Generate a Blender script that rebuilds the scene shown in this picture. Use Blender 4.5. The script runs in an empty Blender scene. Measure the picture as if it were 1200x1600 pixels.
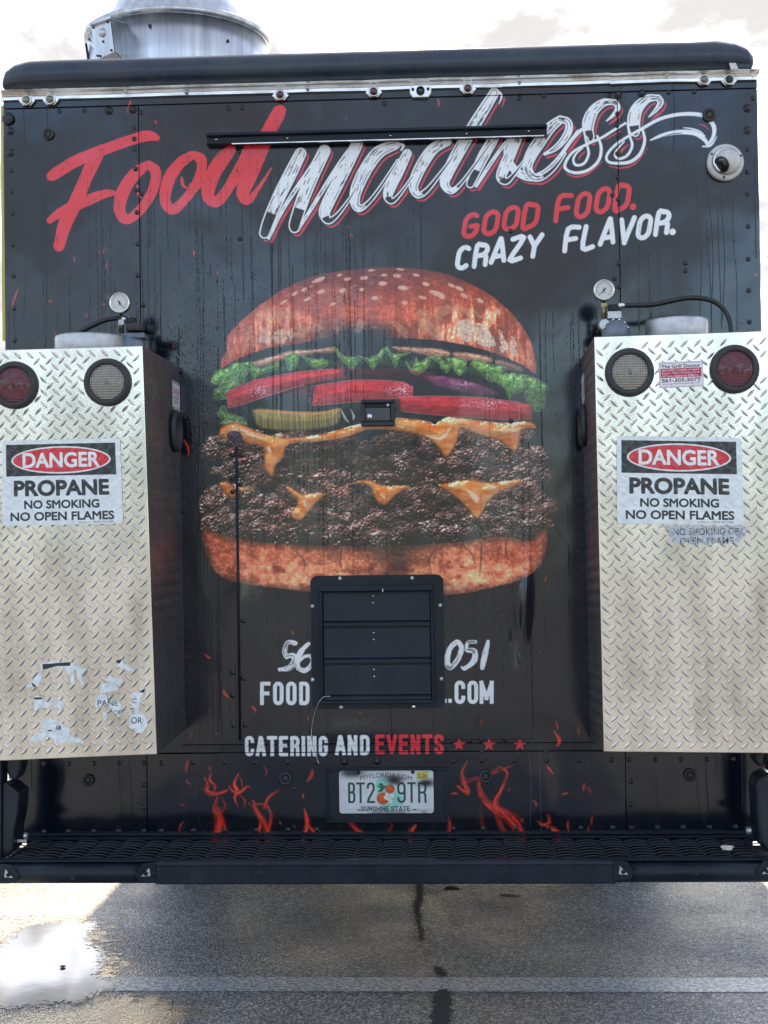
import bpy, bmesh, math, random
import numpy as np
from mathutils import Vector, Matrix

random.seed(7)
rng = np.random.default_rng(7)
scene = bpy.context.scene
C = scene.collection
R_ = math.radians

# ------------------------------------------------------------------ camera
CAM = np.array([0.0, -4.2, 1.5])
FPX = 2133.0
YAW, PITCH, ROLL = -0.04536, 0.01597, -0.01324
def cam_axes(yaw, pitch, roll):
    cy, sy, cp, sp, cr, sr = math.cos(yaw), math.sin(yaw), math.cos(pitch), math.sin(pitch), math.cos(roll), math.sin(roll)
    fw = np.array([sy*cp, cy*cp, sp]); r0 = np.array([cy, -sy, 0.0]); u0 = np.cross(r0, fw)
    return cr*r0 + sr*u0, -sr*r0 + cr*u0, fw
RX, UX, FW = cam_axes(YAW, PITCH, ROLL)
cam_d = bpy.data.cameras.new('camera'); cam = bpy.data.objects.new('camera', cam_d); C.objects.link(cam)
cam_d.sensor_fit = 'VERTICAL'; cam_d.sensor_height = 24.0; cam_d.sensor_width = 18.0
cam_d.lens = FPX/1600*24.0; cam_d.clip_start = 0.05; cam_d.clip_end = 2000
m = Matrix.Identity(4)
for i in range(3):
    m[i][0] = RX[i]; m[i][1] = UX[i]; m[i][2] = -FW[i]; m[i][3] = CAM[i]
cam.matrix_world = m
scene.camera = cam

# ------------------------------------------------------------------ light
SUN_EL, SUN_AZ = R_(30), R_(0.4)          # the sun stands beyond the truck, a little to its left
w = bpy.data.worlds.new('World'); scene.world = w; w.use_nodes = True
nt = w.node_tree; nt.nodes.clear()
o = nt.nodes.new('ShaderNodeOutputWorld'); bg = nt.nodes.new('ShaderNodeBackground')
sky = nt.nodes.new('ShaderNodeTexSky'); sky.sky_type = 'NISHITA'; sky.sun_disc = False
sky.sun_elevation = SUN_EL; sky.sun_rotation = SUN_AZ; sky.air_density = 1.0; sky.dust_density = 1.3; sky.ozone_density = 2.4
tc = nt.nodes.new('ShaderNodeTexCoord')
mp = nt.nodes.new('ShaderNodeMapping'); mp.inputs['Scale'].default_value = (1.0, 1.0, 2.0); mp.inputs['Location'].default_value = (7.0, 0.0, 0.0)
ns = nt.nodes.new('ShaderNodeTexNoise'); ns.inputs['Scale'].default_value = 6.5; ns.inputs['Detail'].default_value = 7; ns.inputs['Roughness'].default_value = 0.62
cr = nt.nodes.new('ShaderNodeValToRGB'); cr.color_ramp.elements[0].position = 0.42; cr.color_ramp.elements[1].position = 0.63
mx = nt.nodes.new('ShaderNodeMix'); mx.data_type = 'RGBA'; mx.blend_type = 'MIX'
mx.inputs['B'].default_value = (1.30, 1.26, 1.25, 1)
mlt = nt.nodes.new('ShaderNodeMath'); mlt.operation = 'POWER'; mlt.inputs[1].default_value = 3.2
inv1 = nt.nodes.new('ShaderNodeMath'); inv1.operation = 'SUBTRACT'; inv1.inputs[0].default_value = 1.0; inv2 = nt.nodes.new('ShaderNodeMath'); inv2.operation = 'SUBTRACT'; inv2.inputs[0].default_value = 1.0
nt.links.new(tc.outputs['Generated'], mp.inputs['Vector']); nt.links.new(mp.outputs[0], ns.inputs['Vector'])
nt.links.new(ns.outputs['Fac'], cr.inputs[0]); nt.links.new(cr.outputs[0], inv1.inputs[1]); nt.links.new(inv1.outputs[0], mlt.inputs[0]); nt.links.new(mlt.outputs[0], inv2.inputs[1]); nt.links.new(inv2.outputs[0], mx.inputs['Factor'])
nt.links.new(sky.outputs[0], mx.inputs['A']); nt.links.new(mx.outputs['Result'], bg.inputs[0])
bg.inputs[1].default_value = 0.15
nt.links.new(bg.outputs[0], o.inputs[0])
sl = bpy.data.lights.new('sun', 'SUN'); sl.energy = 2.8; sl.angle = R_(0.5); sl.color = (1.0, 0.80, 0.56)
so = bpy.data.objects.new('sun', sl); C.objects.link(so)
sdir = Vector((math.sin(SUN_AZ)*math.cos(SUN_EL), math.cos(SUN_AZ)*math.cos(SUN_EL), math.sin(SUN_EL)))
so.rotation_euler = (-sdir).to_track_quat('-Z', 'Y').to_euler(); so.location = sdir*30
vs = scene.view_settings
vs.view_transform = 'Standard'; vs.look = 'None'; vs.gamma = 1.0; vs.use_curve_mapping = False
vs.exposure = 2.15

# ------------------------------------------------------------------ helpers: photo measurements to places
def ray(px, py):
    return FW + RX*((px-600)/FPX) - UX*((py-800)/FPX)
def W(px, py, y=0.0):                       # point on the plane at depth y (0 = rear wall)
    d = ray(px, py); t = (y-CAM[1])/d[1]
    return CAM + d*t
def G(px, py, z=0.0):                       # point on the ground
    d = ray(px, py); t = (z-CAM[2])/d[2]
    return CAM + d*t

XL, XR, ZB, ZT = -1.3703, 0.9699, 0.5735, 2.885

# ------------------------------------------------------------------ helpers: objects
def link(ob): C.objects.link(ob); return ob
def empty(name, loc=(0, 0, 0), parent=None):
    e = bpy.data.objects.new(name, None); e.location = loc; e.empty_display_size = 0.1
    link(e)
    if parent: e.parent = parent
    return e
def tag(ob, label=None, cat=None, group=None, kind=None):
    if label: ob['label'] = label
    if cat: ob['category'] = cat
    if group: ob['group'] = group
    if kind: ob['kind'] = kind
    return ob
def origin_of(parent):
    p = Vector((0, 0, 0))
    while parent is not None:
        p += parent.location; parent = parent.parent
    return p
class MB:                                   # collects shapes given in world places; build() links ONE mesh object
    def __init__(self): self.v = []; self.f = []; self.m = []; self.sm = []
    def add(self, vs, fs, mi=0, smooth=False):
        b = len(self.v); self.v += [tuple(map(float, p)) for p in vs]
        for f in fs: self.f.append(tuple(b+i for i in f)); self.m.append(mi); self.sm.append(smooth)
        return self
    def hexa(self, p, mi=0):                # 8 corners: 0-3 front loop, 4-7 back loop
        return self.add(p, [(0, 1, 2, 3), (7, 6, 5, 4), (0, 4, 5, 1), (1, 5, 6, 2), (2, 6, 7, 3), (3, 7, 4, 0)], mi)
    def box(self, a, b, mi=0):
        x0, y0, z0 = a; x1, y1, z1 = b
        return self.hexa([(x0, y0, z0), (x1, y0, z0), (x1, y0, z1), (x0, y0, z1), (x0, y1, z0), (x1, y1, z0), (x1, y1, z1), (x0, y1, z1)], mi)
    def lathe(self, c, prof, axis='z', n=32, mi=0, smooth=True, tilt=None):   # prof: (radius, height along axis)
        vs = []; fs = []
        for (r, h) in prof:
            for k in range(n):
                a = 2*math.pi*k/n; x, y = r*math.cos(a), r*math.sin(a)
                p = {'z': (x, y, h), 'y': (x, h, y), 'x': (h, x, y)}[axis]
                p = Vector(p)
                if tilt is not None: p = tilt @ p
                vs.append((c[0]+p.x, c[1]+p.y, c[2]+p.z))
        for i in range(len(prof)-1):
            for k in range(n):
                fs.append((i*n+k, i*n+(k+1) % n, (i+1)*n+(k+1) % n, (i+1)*n+k))
        self.add(vs, fs, mi, smooth)
        b = len(self.v)-len(vs)
        for i in (0, len(prof)-1):
            if prof[i][0] > 1e-6:
                self.f.append(tuple(b+i*n+k for k in range(n))); self.m.append(mi); self.sm.append(False)
        return self
    def tube(self, pts, r, n=10, mi=0, smooth=True):
        pts = [Vector(p) for p in pts]; vs = []; fs = []
        up = Vector((0.13, 0.21, 0.97))
        for i, p in enumerate(pts):
            t = (pts[min(i+1, len(pts)-1)]-pts[max(i-1, 0)]).normalized()
            a = t.cross(up)
            if a.length < 0.05: a = t.cross(Vector((1, 0, 0)))
            a.normalize(); b = t.cross(a)
            rr = r[i] if isinstance(r, (list, tuple)) else r
            for k in range(n):
                q = 2*math.pi*k/n; vs.append(p+a*math.cos(q)*rr+b*math.sin(q)*rr)
        for i in range(len(pts)-1):
            for k in range(n): fs.append((i*n+k, i*n+(k+1) % n, (i+1)*n+(k+1) % n, (i+1)*n+k))
        fs.append(tuple(range(n))); fs.append(tuple((len(pts)-1)*n+k for k in range(n)))
        return self.add(vs, fs, mi, smooth)
    def prism(self, pts, back, mi=0):       # pts: front outline; back: offset vector
        n = len(pts); bk = Vector(back)
        vs = [Vector(p) for p in pts]; vs += [p+bk for p in vs]
        fs = [tuple(range(n)), tuple(range(2*n-1, n-1, -1))] + [(i, i+n, (i+1) % n+n, (i+1) % n) for i in range(n)]
        return self.add(vs, fs, mi)
    def build(self, name, mats, parent=None, bevel=0, uv=None, recalc=True, kind=None):
        o0 = origin_of(parent)
        me = bpy.data.meshes.new(name)
        me.from_pydata([(x-o0.x, y-o0.y, z-o0.z) for x, y, z in self.v], [], self.f)
        if not isinstance(mats, (list, tuple)): mats = [mats]
        for mt in mats: me.materials.append(mt)
        me.polygons.foreach_set('material_index', self.m); me.polygons.foreach_set('use_smooth', self.sm)
        if recalc:
            bm = bmesh.new(); bm.from_mesh(me); bmesh.ops.recalc_face_normals(bm, faces=bm.faces); bm.to_mesh(me); bm.free()
        if uv:
            l = me.uv_layers.new(name='UVMap')
            for lp in me.loops:
                x, y, z = me.vertices[lp.vertex_index].co; l.data[lp.index].uv = uv(x+o0.x, y+o0.y, z+o0.z)
        me.update()
        ob = bpy.data.objects.new(name, me); link(ob)
        if parent: ob.parent = parent
        if bevel:
            b = ob.modifiers.new('bevel', 'BEVEL'); b.width = bevel; b.segments = 2; b.limit_method = 'ANGLE'; b.angle_limit = R_(40)
            b.harden_normals = False
        if kind: ob['kind'] = kind
        return ob
def put(name, me, loc, parent, rot=None):
    ob = bpy.data.objects.new(name, me); link(ob); ob.location = Vector(loc)-origin_of(parent)
    if rot: ob.rotation_euler = rot
    if parent: ob.parent = parent
    return ob
def smooth_path(pts, n=8):
    P = [Vector(p) for p in pts]; out = []
    for i in range(len(P)-1):
        p0, p1, p2, p3 = P[max(i-1, 0)], P[i], P[i+1], P[min(i+2, len(P)-1)]
        for k in range(n):
            t = k/n
            out.append(0.5*((2*p1)+(p2-p0)*t+(2*p0-5*p1+4*p2-p3)*t*t+(3*p1-p0-3*p2+p3)*t**3))
    out.append(P[-1]); return out

# ------------------------------------------------------------------ materials
def mat(name, col, rough=0.5, metal=0.0, col2=None, vscale=8.0, vdetail=6, bump=0.0, bscale=60.0, bdist=0.001, rvar=0.0, coat=0.0,
        stretch=(1, 1, 1), ramp=(0.35, 0.65), spec=0.5, trans=0.0, ior=1.5, coatr=0.05):
    mt = bpy.data.materials.new(name); mt.use_nodes = True; n = mt.node_tree; b = n.nodes['Principled BSDF']
    b.inputs['Base Color'].default_value = (*col, 1); b.inputs['Roughness'].default_value = rough; b.inputs['Metallic'].default_value = metal
    b.inputs['Coat Weight'].default_value = coat; b.inputs['Coat Roughness'].default_value = coatr
    b.inputs['Specular IOR Level'].default_value = spec; b.inputs['Transmission Weight'].default_value = trans; b.inputs['IOR'].default_value = ior
    t = n.nodes.new('ShaderNodeTexCoord'); mpn = n.nodes.new('ShaderNodeMapping'); mpn.inputs['Scale'].default_value = stretch
    n.links.new(t.outputs['Object'], mpn.inputs['Vector'])
    if col2 is not None or rvar:
        z = n.nodes.new('ShaderNodeTexNoise'); z.inputs['Scale'].default_value = vscale; z.inputs['Detail'].default_value = vdetail; z.inputs['Roughness'].default_value = 0.62
        n.links.new(mpn.outputs[0], z.inputs['Vector'])
        r = n.nodes.new('ShaderNodeValToRGB'); r.color_ramp.elements[0].position = ramp[0]; r.color_ramp.elements[1].position = ramp[1]
        n.links.new(z.outputs['Fac'], r.inputs[0])
        if col2 is not None:
            x = n.nodes.new('ShaderNodeMix'); x.data_type = 'RGBA'; x.inputs['A'].default_value = (*col, 1); x.inputs['B'].default_value = (*col2, 1)
            n.links.new(r.outputs[0], x.inputs['Factor']); n.links.new(x.outputs['Result'], b.inputs['Base Color'])
        if rvar:
            mr = n.nodes.new('ShaderNodeMapRange'); mr.inputs['To Min'].default_value = max(0.02, rough-rvar); mr.inputs['To Max'].default_value = min(1, rough+rvar)
            n.links.new(z.outputs['Fac'], mr.inputs['Value']); n.links.new(mr.outputs[0], b.inputs['Roughness'])
    if bump:
        z2 = n.nodes.new('ShaderNodeTexNoise'); z2.inputs['Scale'].default_value = bscale; z2.inputs['Detail'].default_value = 5
        n.links.new(mpn.outputs[0], z2.inputs['Vector'])
        bp = n.nodes.new('ShaderNodeBump'); bp.inputs['Strength'].default_value = bump; bp.inputs['Distance'].default_value = bdist
        n.links.new(z2.outputs['Fac'], bp.inputs['Height']); n.links.new(bp.outputs[0], b.inputs['Normal'])
    return mt
def make_image(name, arr):                  # arr: H x W x 4, row 0 = top, display values
    h, wd = arr.shape[:2]
    im = bpy.data.images.new(name, wd, h, alpha=True); im.alpha_mode = 'CHANNEL_PACKED'
    im.pixels.foreach_set(np.ascontiguousarray(np.clip(arr, 0, 1)[::-1].astype(np.float32)).ravel()); im.update(); im.pack()
    return im
def print_mat(name, im, rough=0.3, coat=0.3, bump=0.0, bscale=40, bdist=0.001, fac=1.0):
    mt = bpy.data.materials.new(name); mt.use_nodes = True; n = mt.node_tree; b = n.nodes['Principled BSDF']
    ti = n.nodes.new('ShaderNodeTexImage'); ti.image = im; ti.interpolation = 'Cubic'; ti.extension = 'EXTEND'
    n.links.new(ti.outputs[0], b.inputs['Base Color']); b.inputs['Roughness'].default_value = rough
    b.inputs['Coat Weight'].default_value = coat; b.inputs['Coat Roughness'].default_value = 0.08
    if bump:
        t = n.nodes.new('ShaderNodeTexCoord'); z2 = n.nodes.new('ShaderNodeTexNoise'); z2.inputs['Scale'].default_value = bscale; z2.inputs['Detail'].default_value = 3
        z2.inputs['Distortion'].default_value = 1.2
        n.links.new(t.outputs['Object'], z2.inputs['Vector'])
        bp = n.nodes.new('ShaderNodeBump'); bp.inputs['Strength'].default_value = bump; bp.inputs['Distance'].default_value = bdist
        n.links.new(z2.outputs['Fac'], bp.inputs['Height']); n.links.new(bp.outputs[0], b.inputs['Normal'])
    return mt, ti, b

# ================================================================== painter for the flat prints (vinyl wrap, signs, plate)
NT = rng.random((256, 256)).astype(np.float32)
def vnoise(u, v, k=0):
    u = np.asarray(u, np.float32)+k*37.3; v = np.asarray(v, np.float32)+k*91.7
    iu = np.floor(u).astype(np.int32); iv = np.floor(v).astype(np.int32); fu = u-iu; fv = v-iv
    fu = fu*fu*(3-2*fu); fv = fv*fv*(3-2*fv); a, b, c, d = iu & 255, (iu+1) & 255, iv & 255, (iv+1) & 255
    return (NT[a, c]*(1-fu)+NT[b, c]*fu)*(1-fv)+(NT[a, d]*(1-fu)+NT[b, d]*fu)*fv
def fbm(u, v, octv=4, k=0, gain=0.5):
    s = 0; a = 1.0; t = 0
    for i in range(octv):
        s = s+a*vnoise(u*2**i, v*2**i, k+i*3); t += a; a *= gain
    return s/t
def sstep(a, b, x): t = np.clip((x-a)/(b-a), 0, 1); return t*t*(3-2*t)
def cat2(P, n=6, closed=False):
    P = np.asarray(P, float); N = len(P); out = []
    for i in range(N if closed else N-1):
        g = (lambda j: P[j % N]) if closed else (lambda j: P[min(max(j, 0), N-1)])
        p0, p1, p2, p3 = g(i-1), g(i), g(i+1), g(i+2)
        for k in range(n):
            t = k/n; out.append(0.5*((2*p1)+(p2-p0)*t+(2*p0-5*p1+4*p2-p3)*t*t+(3*p1-p0-3*p2+p3)*t**3))
    if not closed: out.append(P[-1])
    return np.array(out)
class Canvas:
    def __init__(s, w, h, col=(0, 0, 0), tf=None, k=1.0):
        s.w, s.h, s.k = w, h, k; s.a = np.zeros((h, w, 4), np.float32); s.a[..., :3] = col; s.a[..., 3] = 0
        s.tf = tf or (lambda P: P)
    def T(s, P, o=(0, 0), z=1.0):
        P = np.asarray(P, float); Q = P[:, :2]/z+np.array(o); return s.tf(Q)
    def win(s, P, pad):
        x0 = max(0, int(P[:, 0].min()-pad)); x1 = min(s.w, int(P[:, 0].max()+pad)+2)
        y0 = max(0, int(P[:, 1].min()-pad)); y1 = min(s.h, int(P[:, 1].max()+pad)+2)
        if x1 <= x0 or y1 <= y0: return None
        X, Y = np.meshgrid(np.arange(x0, x1, dtype=np.float32)+.5, np.arange(y0, y1, dtype=np.float32)+.5)
        return (slice(y0, y1), slice(x0, x1)), X, Y
    def mix(s, sl, col, m):
        m = m[..., None]; s.a[sl][..., :3] = s.a[sl][..., :3]*(1-m)+np.asarray(col, np.float32)*m
    def sdpoly(s, P, X, Y):
        d = np.full(X.shape, 1e9, np.float32); ins = np.zeros(X.shape, bool); n = len(P)
        for i in range(n):
            ax, ay = P[i]; bx, by = P[(i+1) % n]; ex, ey = bx-ax, by-ay; wx, wy = X-ax, Y-ay
            t = np.clip((wx*ex+wy*ey)/(ex*ex+ey*ey+1e-9), 0, 1); d = np.minimum(d, (wx-ex*t)**2+(wy-ey*t)**2)
            if ay != by: ins ^= ((ay > Y) != (by > Y)) & (X < (Y-ay)*ex/ey+ax)
        d = np.sqrt(d); return np.where(ins, -d, d)
    def poly(s, P, col, al=1.0, soft=0.8, sm=0, rough=0, rs=6.0, pad=4):
        if sm: P = cat2(P, sm, True)
        g = s.win(P, pad+soft)
        if g is None: return None
        sl, X, Y = g; d = s.sdpoly(P, X, Y)
        if rough: d = d+rough*(fbm(X/rs, Y/rs, 3, 5)-.5)*2
        m = np.clip(.5-d/(2*soft), 0, 1)*al
        if col is not None: s.mix(sl, col, m)
        return sl, X, Y, d, m
    def sdstroke(s, P, r, n=6, pad=3, closed=False):      # P,k -> smooth centre line; r list of radii
        P = np.asarray(P, float); r = np.asarray(r, float)
        if r.ndim == 0: r = np.full(len(P), float(r))
        Q = np.concatenate([P, r[:, None]], 1)
        Q = cat2(Q, n, closed) if n > 1 else Q
        if closed: Q = np.concatenate([Q, Q[:1]])
        g = s.win(Q, max(r.max(), 0)+pad)
        if g is None: return None
        sl, X, Y = g; D = np.full(X.shape, 1e9, np.float32); TT = np.zeros(X.shape, np.float32); SS = np.zeros(X.shape, np.float32); L = 0.0
        for i in range(len(Q)-1):
            ax, ay, ra = Q[i]; bx, by, rb = Q[i+1]; ex, ey = bx-ax, by-ay; l = math.hypot(ex, ey)+1e-9
            wx, wy = X-ax, Y-ay; t = np.clip((wx*ex+wy*ey)/(l*l), 0, 1)
            dd = np.hypot(wx-ex*t, wy-ey*t)-(ra+(rb-ra)*t); c = dd < D
            D = np.where(c, dd, D); TT = np.where(c, L+t*l, TT); SS = np.where(c, (wx*ey-wy*ex)/l, SS); L += l
        return sl, X, Y, D, TT, SS, L
    def stroke(s, P, r, col, al=1.0, soft=0.7, n=6, closed=False):
        g = s.sdstroke(P, r, n, 3+soft, closed)
        if g is None: return
        m = np.clip(.5-g[3]/(2*soft), 0, 1)*al; s.mix(g[0], col, m); return g
    def brush(s, P, r, col, dark, k=0, dry=0.35, n=6, soft=0.7, closed=False, f=0.42):
        g = s.sdstroke(P, r, n, 4, closed)
        if g is None: return
        sl, X, Y, D, TT, SS, L = g
        D = D+1.6*(vnoise(TT/9, SS/60, k)-.5)+((TT < 4) | (TT > L-4))*2.5*(vnoise(SS/2.2, TT/50, k+5)-.3)
        m = np.clip(.5-D/(2*soft), 0, 1); s.mix(sl, col, m)
        q = vnoise(SS*f, TT/24, k+9)*.6+vnoise(SS*f*1.6, TT/10, k+3)*.4
        q2 = sstep(1-dry, 1-dry+.1, q)*sstep(.45, .6, vnoise(TT/30, SS/30, k+2))*m*(D < -2)
        s.mix(sl, dark, q2*.5)
def chan(c): return tuple(v/255 for v in c)

# ---- text outlines from the built-in font, filled into a canvas
def text_tris(txt, bold=0.0, spacing=1.0):
    cu = bpy.data.curves.new('tmp_text', 'FONT'); cu.body = txt; cu.size = 1; cu.offset = bold; cu.space_character = spacing; cu.resolution_u = 5
    ob = bpy.data.objects.new('tmp_text', cu); C.objects.link(ob); bpy.context.view_layer.update()
    me = ob.evaluated_get(bpy.context.evaluated_depsgraph_get()).to_mesh(); me.calc_loop_triangles()
    v = np.array([t.co[:2] for t in me.vertices]); tr = np.array([t.vertices[:] for t in me.loop_triangles])
    bpy.data.objects.remove(ob); bpy.data.curves.remove(cu)
    return v, tr
def text(cv, txt, box, col, bold=0.0, al=1.0, warp=None, spacing=1.0, grow=0.0):
    v, tr = text_tris(txt, min(bold, .006), spacing)
    mn, mx_ = v.min(0), v.max(0); u = (v-mn)/(mx_-mn)
    x0, y0, x1, y1 = box
    P = np.stack([x0+u[:, 0]*(x1-x0), y1-u[:, 1]*(y1-y0)], 1)
    if warp: P = warp(P)
    SSA = 3
    gp = int(grow)+2; bx0, by0 = np.floor(P.min(0)).astype(int)-gp; bx1, by1 = np.ceil(P.max(0)).astype(int)+gp
    M = np.zeros(((by1-by0)*SSA, (bx1-bx0)*SSA), bool)
    Q = (P-np.array([bx0, by0]))*SSA
    for t in tr:
        a, b, c = Q[t]; lo = np.floor(np.minimum(np.minimum(a, b), c)).astype(int); hi = np.ceil(np.maximum(np.maximum(a, b), c)).astype(int)+1
        lo = np.maximum(lo, 0); X, Y = np.meshgrid(np.arange(lo[0], min(hi[0], M.shape[1]))+.5, np.arange(lo[1], min(hi[1], M.shape[0]))+.5)
        if X.size == 0: continue
        e = lambda p, q: (q[0]-p[0])*(Y-p[1])-(q[1]-p[1])*(X-p[0])
        e1, e2, e3 = e(a, b), e(b, c), e(c, a)
        ins = ((e1 >= 0) & (e2 >= 0) & (e3 >= 0)) | ((e1 <= 0) & (e2 <= 0) & (e3 <= 0))
        M[lo[1]:lo[1]+X.shape[0], lo[0]:lo[0]+X.shape[1]] |= ins
    if grow:
        g = int(round(grow*SSA)); M = np.pad(M, g); B = M.copy()
        for k in range(24): a = k*math.pi/12; B |= np.roll(M, (int(round(g*math.sin(a))), int(round(g*math.cos(a)))), (0, 1))
        for k in range(12): a = k*math.pi/6; B |= np.roll(M, (int(round(g*.5*math.sin(a))), int(round(g*.5*math.cos(a)))), (0, 1))
        M = B[g:-g, g:-g]
    m = M.reshape(by1-by0, SSA, bx1-bx0, SSA).mean((1, 3)).astype(np.float32)*al
    cy0, cx0 = max(by0, 0), max(bx0, 0); cy1, cx1 = min(by1, cv.h), min(bx1, cv.w)
    if cy1 <= cy0 or cx1 <= cx0: return
    cv.mix((slice(cy0, cy1), slice(cx0, cx1)), col, m[cy0-by0:cy1-by0, cx0-bx0:cx1-bx0])

# ---- a condensed stroke alphabet (unit cell: x 0..1, y 0..1 downwards) for the poster lettering and the plate
def rr(x0, y0, x1, y1, rx, ry, a, b):       # corner arcs of a rounded box, clockwise from corner a to corner b (0=TL,1=TR,2=BR,3=BL)
    cs = [(x0+rx, y0+ry, 180), (x1-rx, y0+ry, 270), (x1-rx, y1-ry, 0), (x0+rx, y1-ry, 90)]
    out = []; i = a
    while True:
        cx, cy, s0 = cs[i % 4]
        for k in range(7): t = R_(s0+90*k/6); out.append((cx+rx*math.cos(t), cy+ry*math.sin(t)))
        if i % 4 == b % 4 and i > a-1 and i != a-1 and i >= b: break
        i += 1
        if i > a+4: break
    return out
def glyphs(q=.42, p=.20):
    k = 3 if p > .25 else 0; s0 = [] if k else [(1, .33)]; s1 = [] if k else [(1, .67)]
    up = rr(0, 0, 1, 1, q, p, 0, 1)[::-1][k:]; lo = rr(0, 0, 1, 1, q, p, 2, 2)[::-1]
    O = rr(0, 0, 1, 1, q, p, 0, 3); O = O+[O[0]]
    g = {
        'O': [O], '0': [O],
        'C': [s0+up+rr(0, 0, 1, 1, q, p, 3, 3)[::-1]+lo[:7-k]+s1],
        'G': [s0+up+rr(0, 0, 1, 1, q, p, 3, 3)[::-1]+lo+[(1, .54), (.52, .54)]],
        'D': [[(.5, 0), (0, 0), (0, 1), (.5, 1)], [(.45, 0)]+rr(0, 0, 1, 1, q, p, 1, 2)+[(.45, 1)]],
        'E': [[(1, 0), (0, 0), (0, 1), (1, 1)], [(0, .48), (.85, .48)]],
        'F': [[(1, 0), (0, 0), (0, 1)], [(0, .5), (.85, .5)]],
        'T': [[(-.1, 0), (1.1, 0)], [(.5, 0), (.5, 1)]],
        'I': [[(.5, 0), (.5, 1)]],
        'N': [[(0, 1), (0, 0)], [(0, 0), (1, 1)], [(1, 1), (1, 0)]],
        'M': [[(-.1, 1), (-.1, 0)], [(-.1, 0), (.5, .8)], [(.5, .8), (1.1, 0)], [(1.1, 0), (1.1, 1)]],
        'A': [[(-.08, 1.0), (.42, 0), (.58, 0), (1.08, 1.0)], [(.12, .74), (.88, .74)]],
        'V': [[(-.08, 0), (.46, 1), (.54, 1), (1.08, 0)]],
        'R': [[(0, 1), (0, 0), (.5, 0)], [(.4, 0)]+rr(0, 0, 1, .5, q, p*.9, 1, 2)+[(.4, .5), (0, .5)], [(.5, .5), (.8, .52), (.97, .62), (1, 1)]],
        'P': [[(0, 1), (0, 0), (.5, 0)], [(.4, 0)]+rr(0, 0, 1, .52, q, p*.9, 1, 2)+[(.4, .52), (0, .52)]],
        'B': [[(.5, 0), (0, 0), (0, 1), (.5, 1)], [(.4, 0)]+rr(0, 0, .95, .48, q, p*.9, 1, 2)+[(0, .48)], [(.4, .48)]+rr(0, .48, 1, 1, q, p*.9, 1, 2)+[(.4, 1)]],
        'S': [[(1, .3)]+rr(0, 0, 1, 1, q, p, 0, 1)[::-1]+[(0, .3), (.12, .42), (.88, .6), (1, .72)]+rr(0, 0, 1, 1, q, p, 2, 3)+[(0, .7)]],
        'U': [[(0, 0)]+rr(0, 0, 1, 1, q, p, 2, 3)[::-1]+[(1, 0)]], 'H': [[(0, 0), (0, 1)], [(1, 0), (1, 1)], [(0, .5), (1, .5)]],
        '2': [[(0, .28)]+rr(0, 0, 1, 1, q, p, 0, 1)+[(1, .34), (.1, .85), (0, 1), (1, 1)]],
        '9': [rr(0, 0, 1, .55, q, p, 0, 3)+[(0, p)], [(1, p), (1, .8)]+rr(0, 0, 1, 1, q, p, 2, 3)+[(0, .75)]],
        'L': [[(0, 0), (0, 1), (.9, 1)]], 'Y': [[(-.05, 0), (.5, .5)], [(1.05, 0), (.5, .5)], [(.5, .5), (.5, 1)]],
        'Z': [[(0, 0), (1, 0), (0, 1), (1, 1)]], '.': [[(.0, .98), (.0, 1.0)]],
    }
    g['U'] = [[(0, 0), (0, 1-p)]+rr(0, 0, 1, 1, q, p, 3, 3)[::-1]+rr(0, 0, 1, 1, q, p, 2, 2)[::-1]+[(1, 0)]]
    return g
GL = glyphs()
def seg_box(cv, P, r, col, al=1.0, caps=True):        # polyline with square ends
    P = [tuple(p) for p in P]
    g = cv.win(np.array(P), r*1.6+2)
    if g is None: return
    sl, X, Y = g; D = np.full(X.shape, 1e9, np.float32)
    for i in range(len(P)-1):
        ax, ay = P[i]; bx, by = P[i+1]; ex, ey = bx-ax, by-ay; l = math.hypot(ex, ey)
        if l < 1e-3: continue
        u = ((X-ax)*ex+(Y-ay)*ey)/l; v = np.abs((X-ax)*ey-(Y-ay)*ex)/l
        e0 = r*.95 if i == 0 and l > 2.4*r else 0; e1 = r*.95 if i == len(P)-2 and l > 2.4*r else 0; D = np.minimum(D, np.maximum(v-r, np.maximum(-u-e0, u-l-e1)))
        if 0 < i:
            D = np.minimum(D, np.hypot(X-ax, Y-ay)-r)
    cv.mix(sl, col, np.clip(.5-D/1.4, 0, 1)*al)
def lettering(cv, txt, frame, wid, gap, r, col, gl=GL, o=(0, 0), z=1.0, widths=None, round_=False, wob=0):
    """frame(u, v): u along the line in cell heights, v 0..1 down -> photo px; r = stroke radius in px"""
    x = 0.0
    for ch in txt:
        if ch == ' ': x += wid*.62; continue
        cw = {'I': 0.0, '.': 0.0, 'M': wid*1.25}.get(ch, wid)
        if widths and ch in widths: cw = widths[ch]
        for pl in gl[ch]:
            pts = np.array([frame(x+(px*cw if ch not in 'I.' else 0), py) for px, py in pl])
            pts = cv.T(pts, o, z)
            if round_:
                rads = [r*cv.k*(1+wob*(random.random()-.5)) for _ in pts]; cv.stroke(pts, rads, col, n=1 if len(pts) > 7 else 3)
            else: seg_box(cv, pts, r*cv.k, col)
        x += cw+gap
    return x

# ================================================================== the vinyl wrap, in the wall's own metres
PPM = 860.0
TW, TH = int((XR-XL)*PPM), int((ZT-ZB)*PPM)
def wall_tf(P):
    d = FW[None]+RX[None]*((P[:, 0:1]-600)/FPX)-UX[None]*((P[:, 1:2]-800)/FPX); t = -CAM[1]/d[:, 1:2]; Q = CAM+d*t
    return np.stack([(Q[:, 0]-XL)*PPM, (ZT-Q[:, 2])*PPM], 1)
WR = Canvas(TW, TH, chan((8, 15, 26)), wall_tf, PPM*4.2/FPX)
K = WR.k
RED, REDD = chan((222, 52, 62)), chan((40, 22, 28))
WHT, BGD = chan((232, 235, 236)), chan((20, 22, 27))

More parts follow.
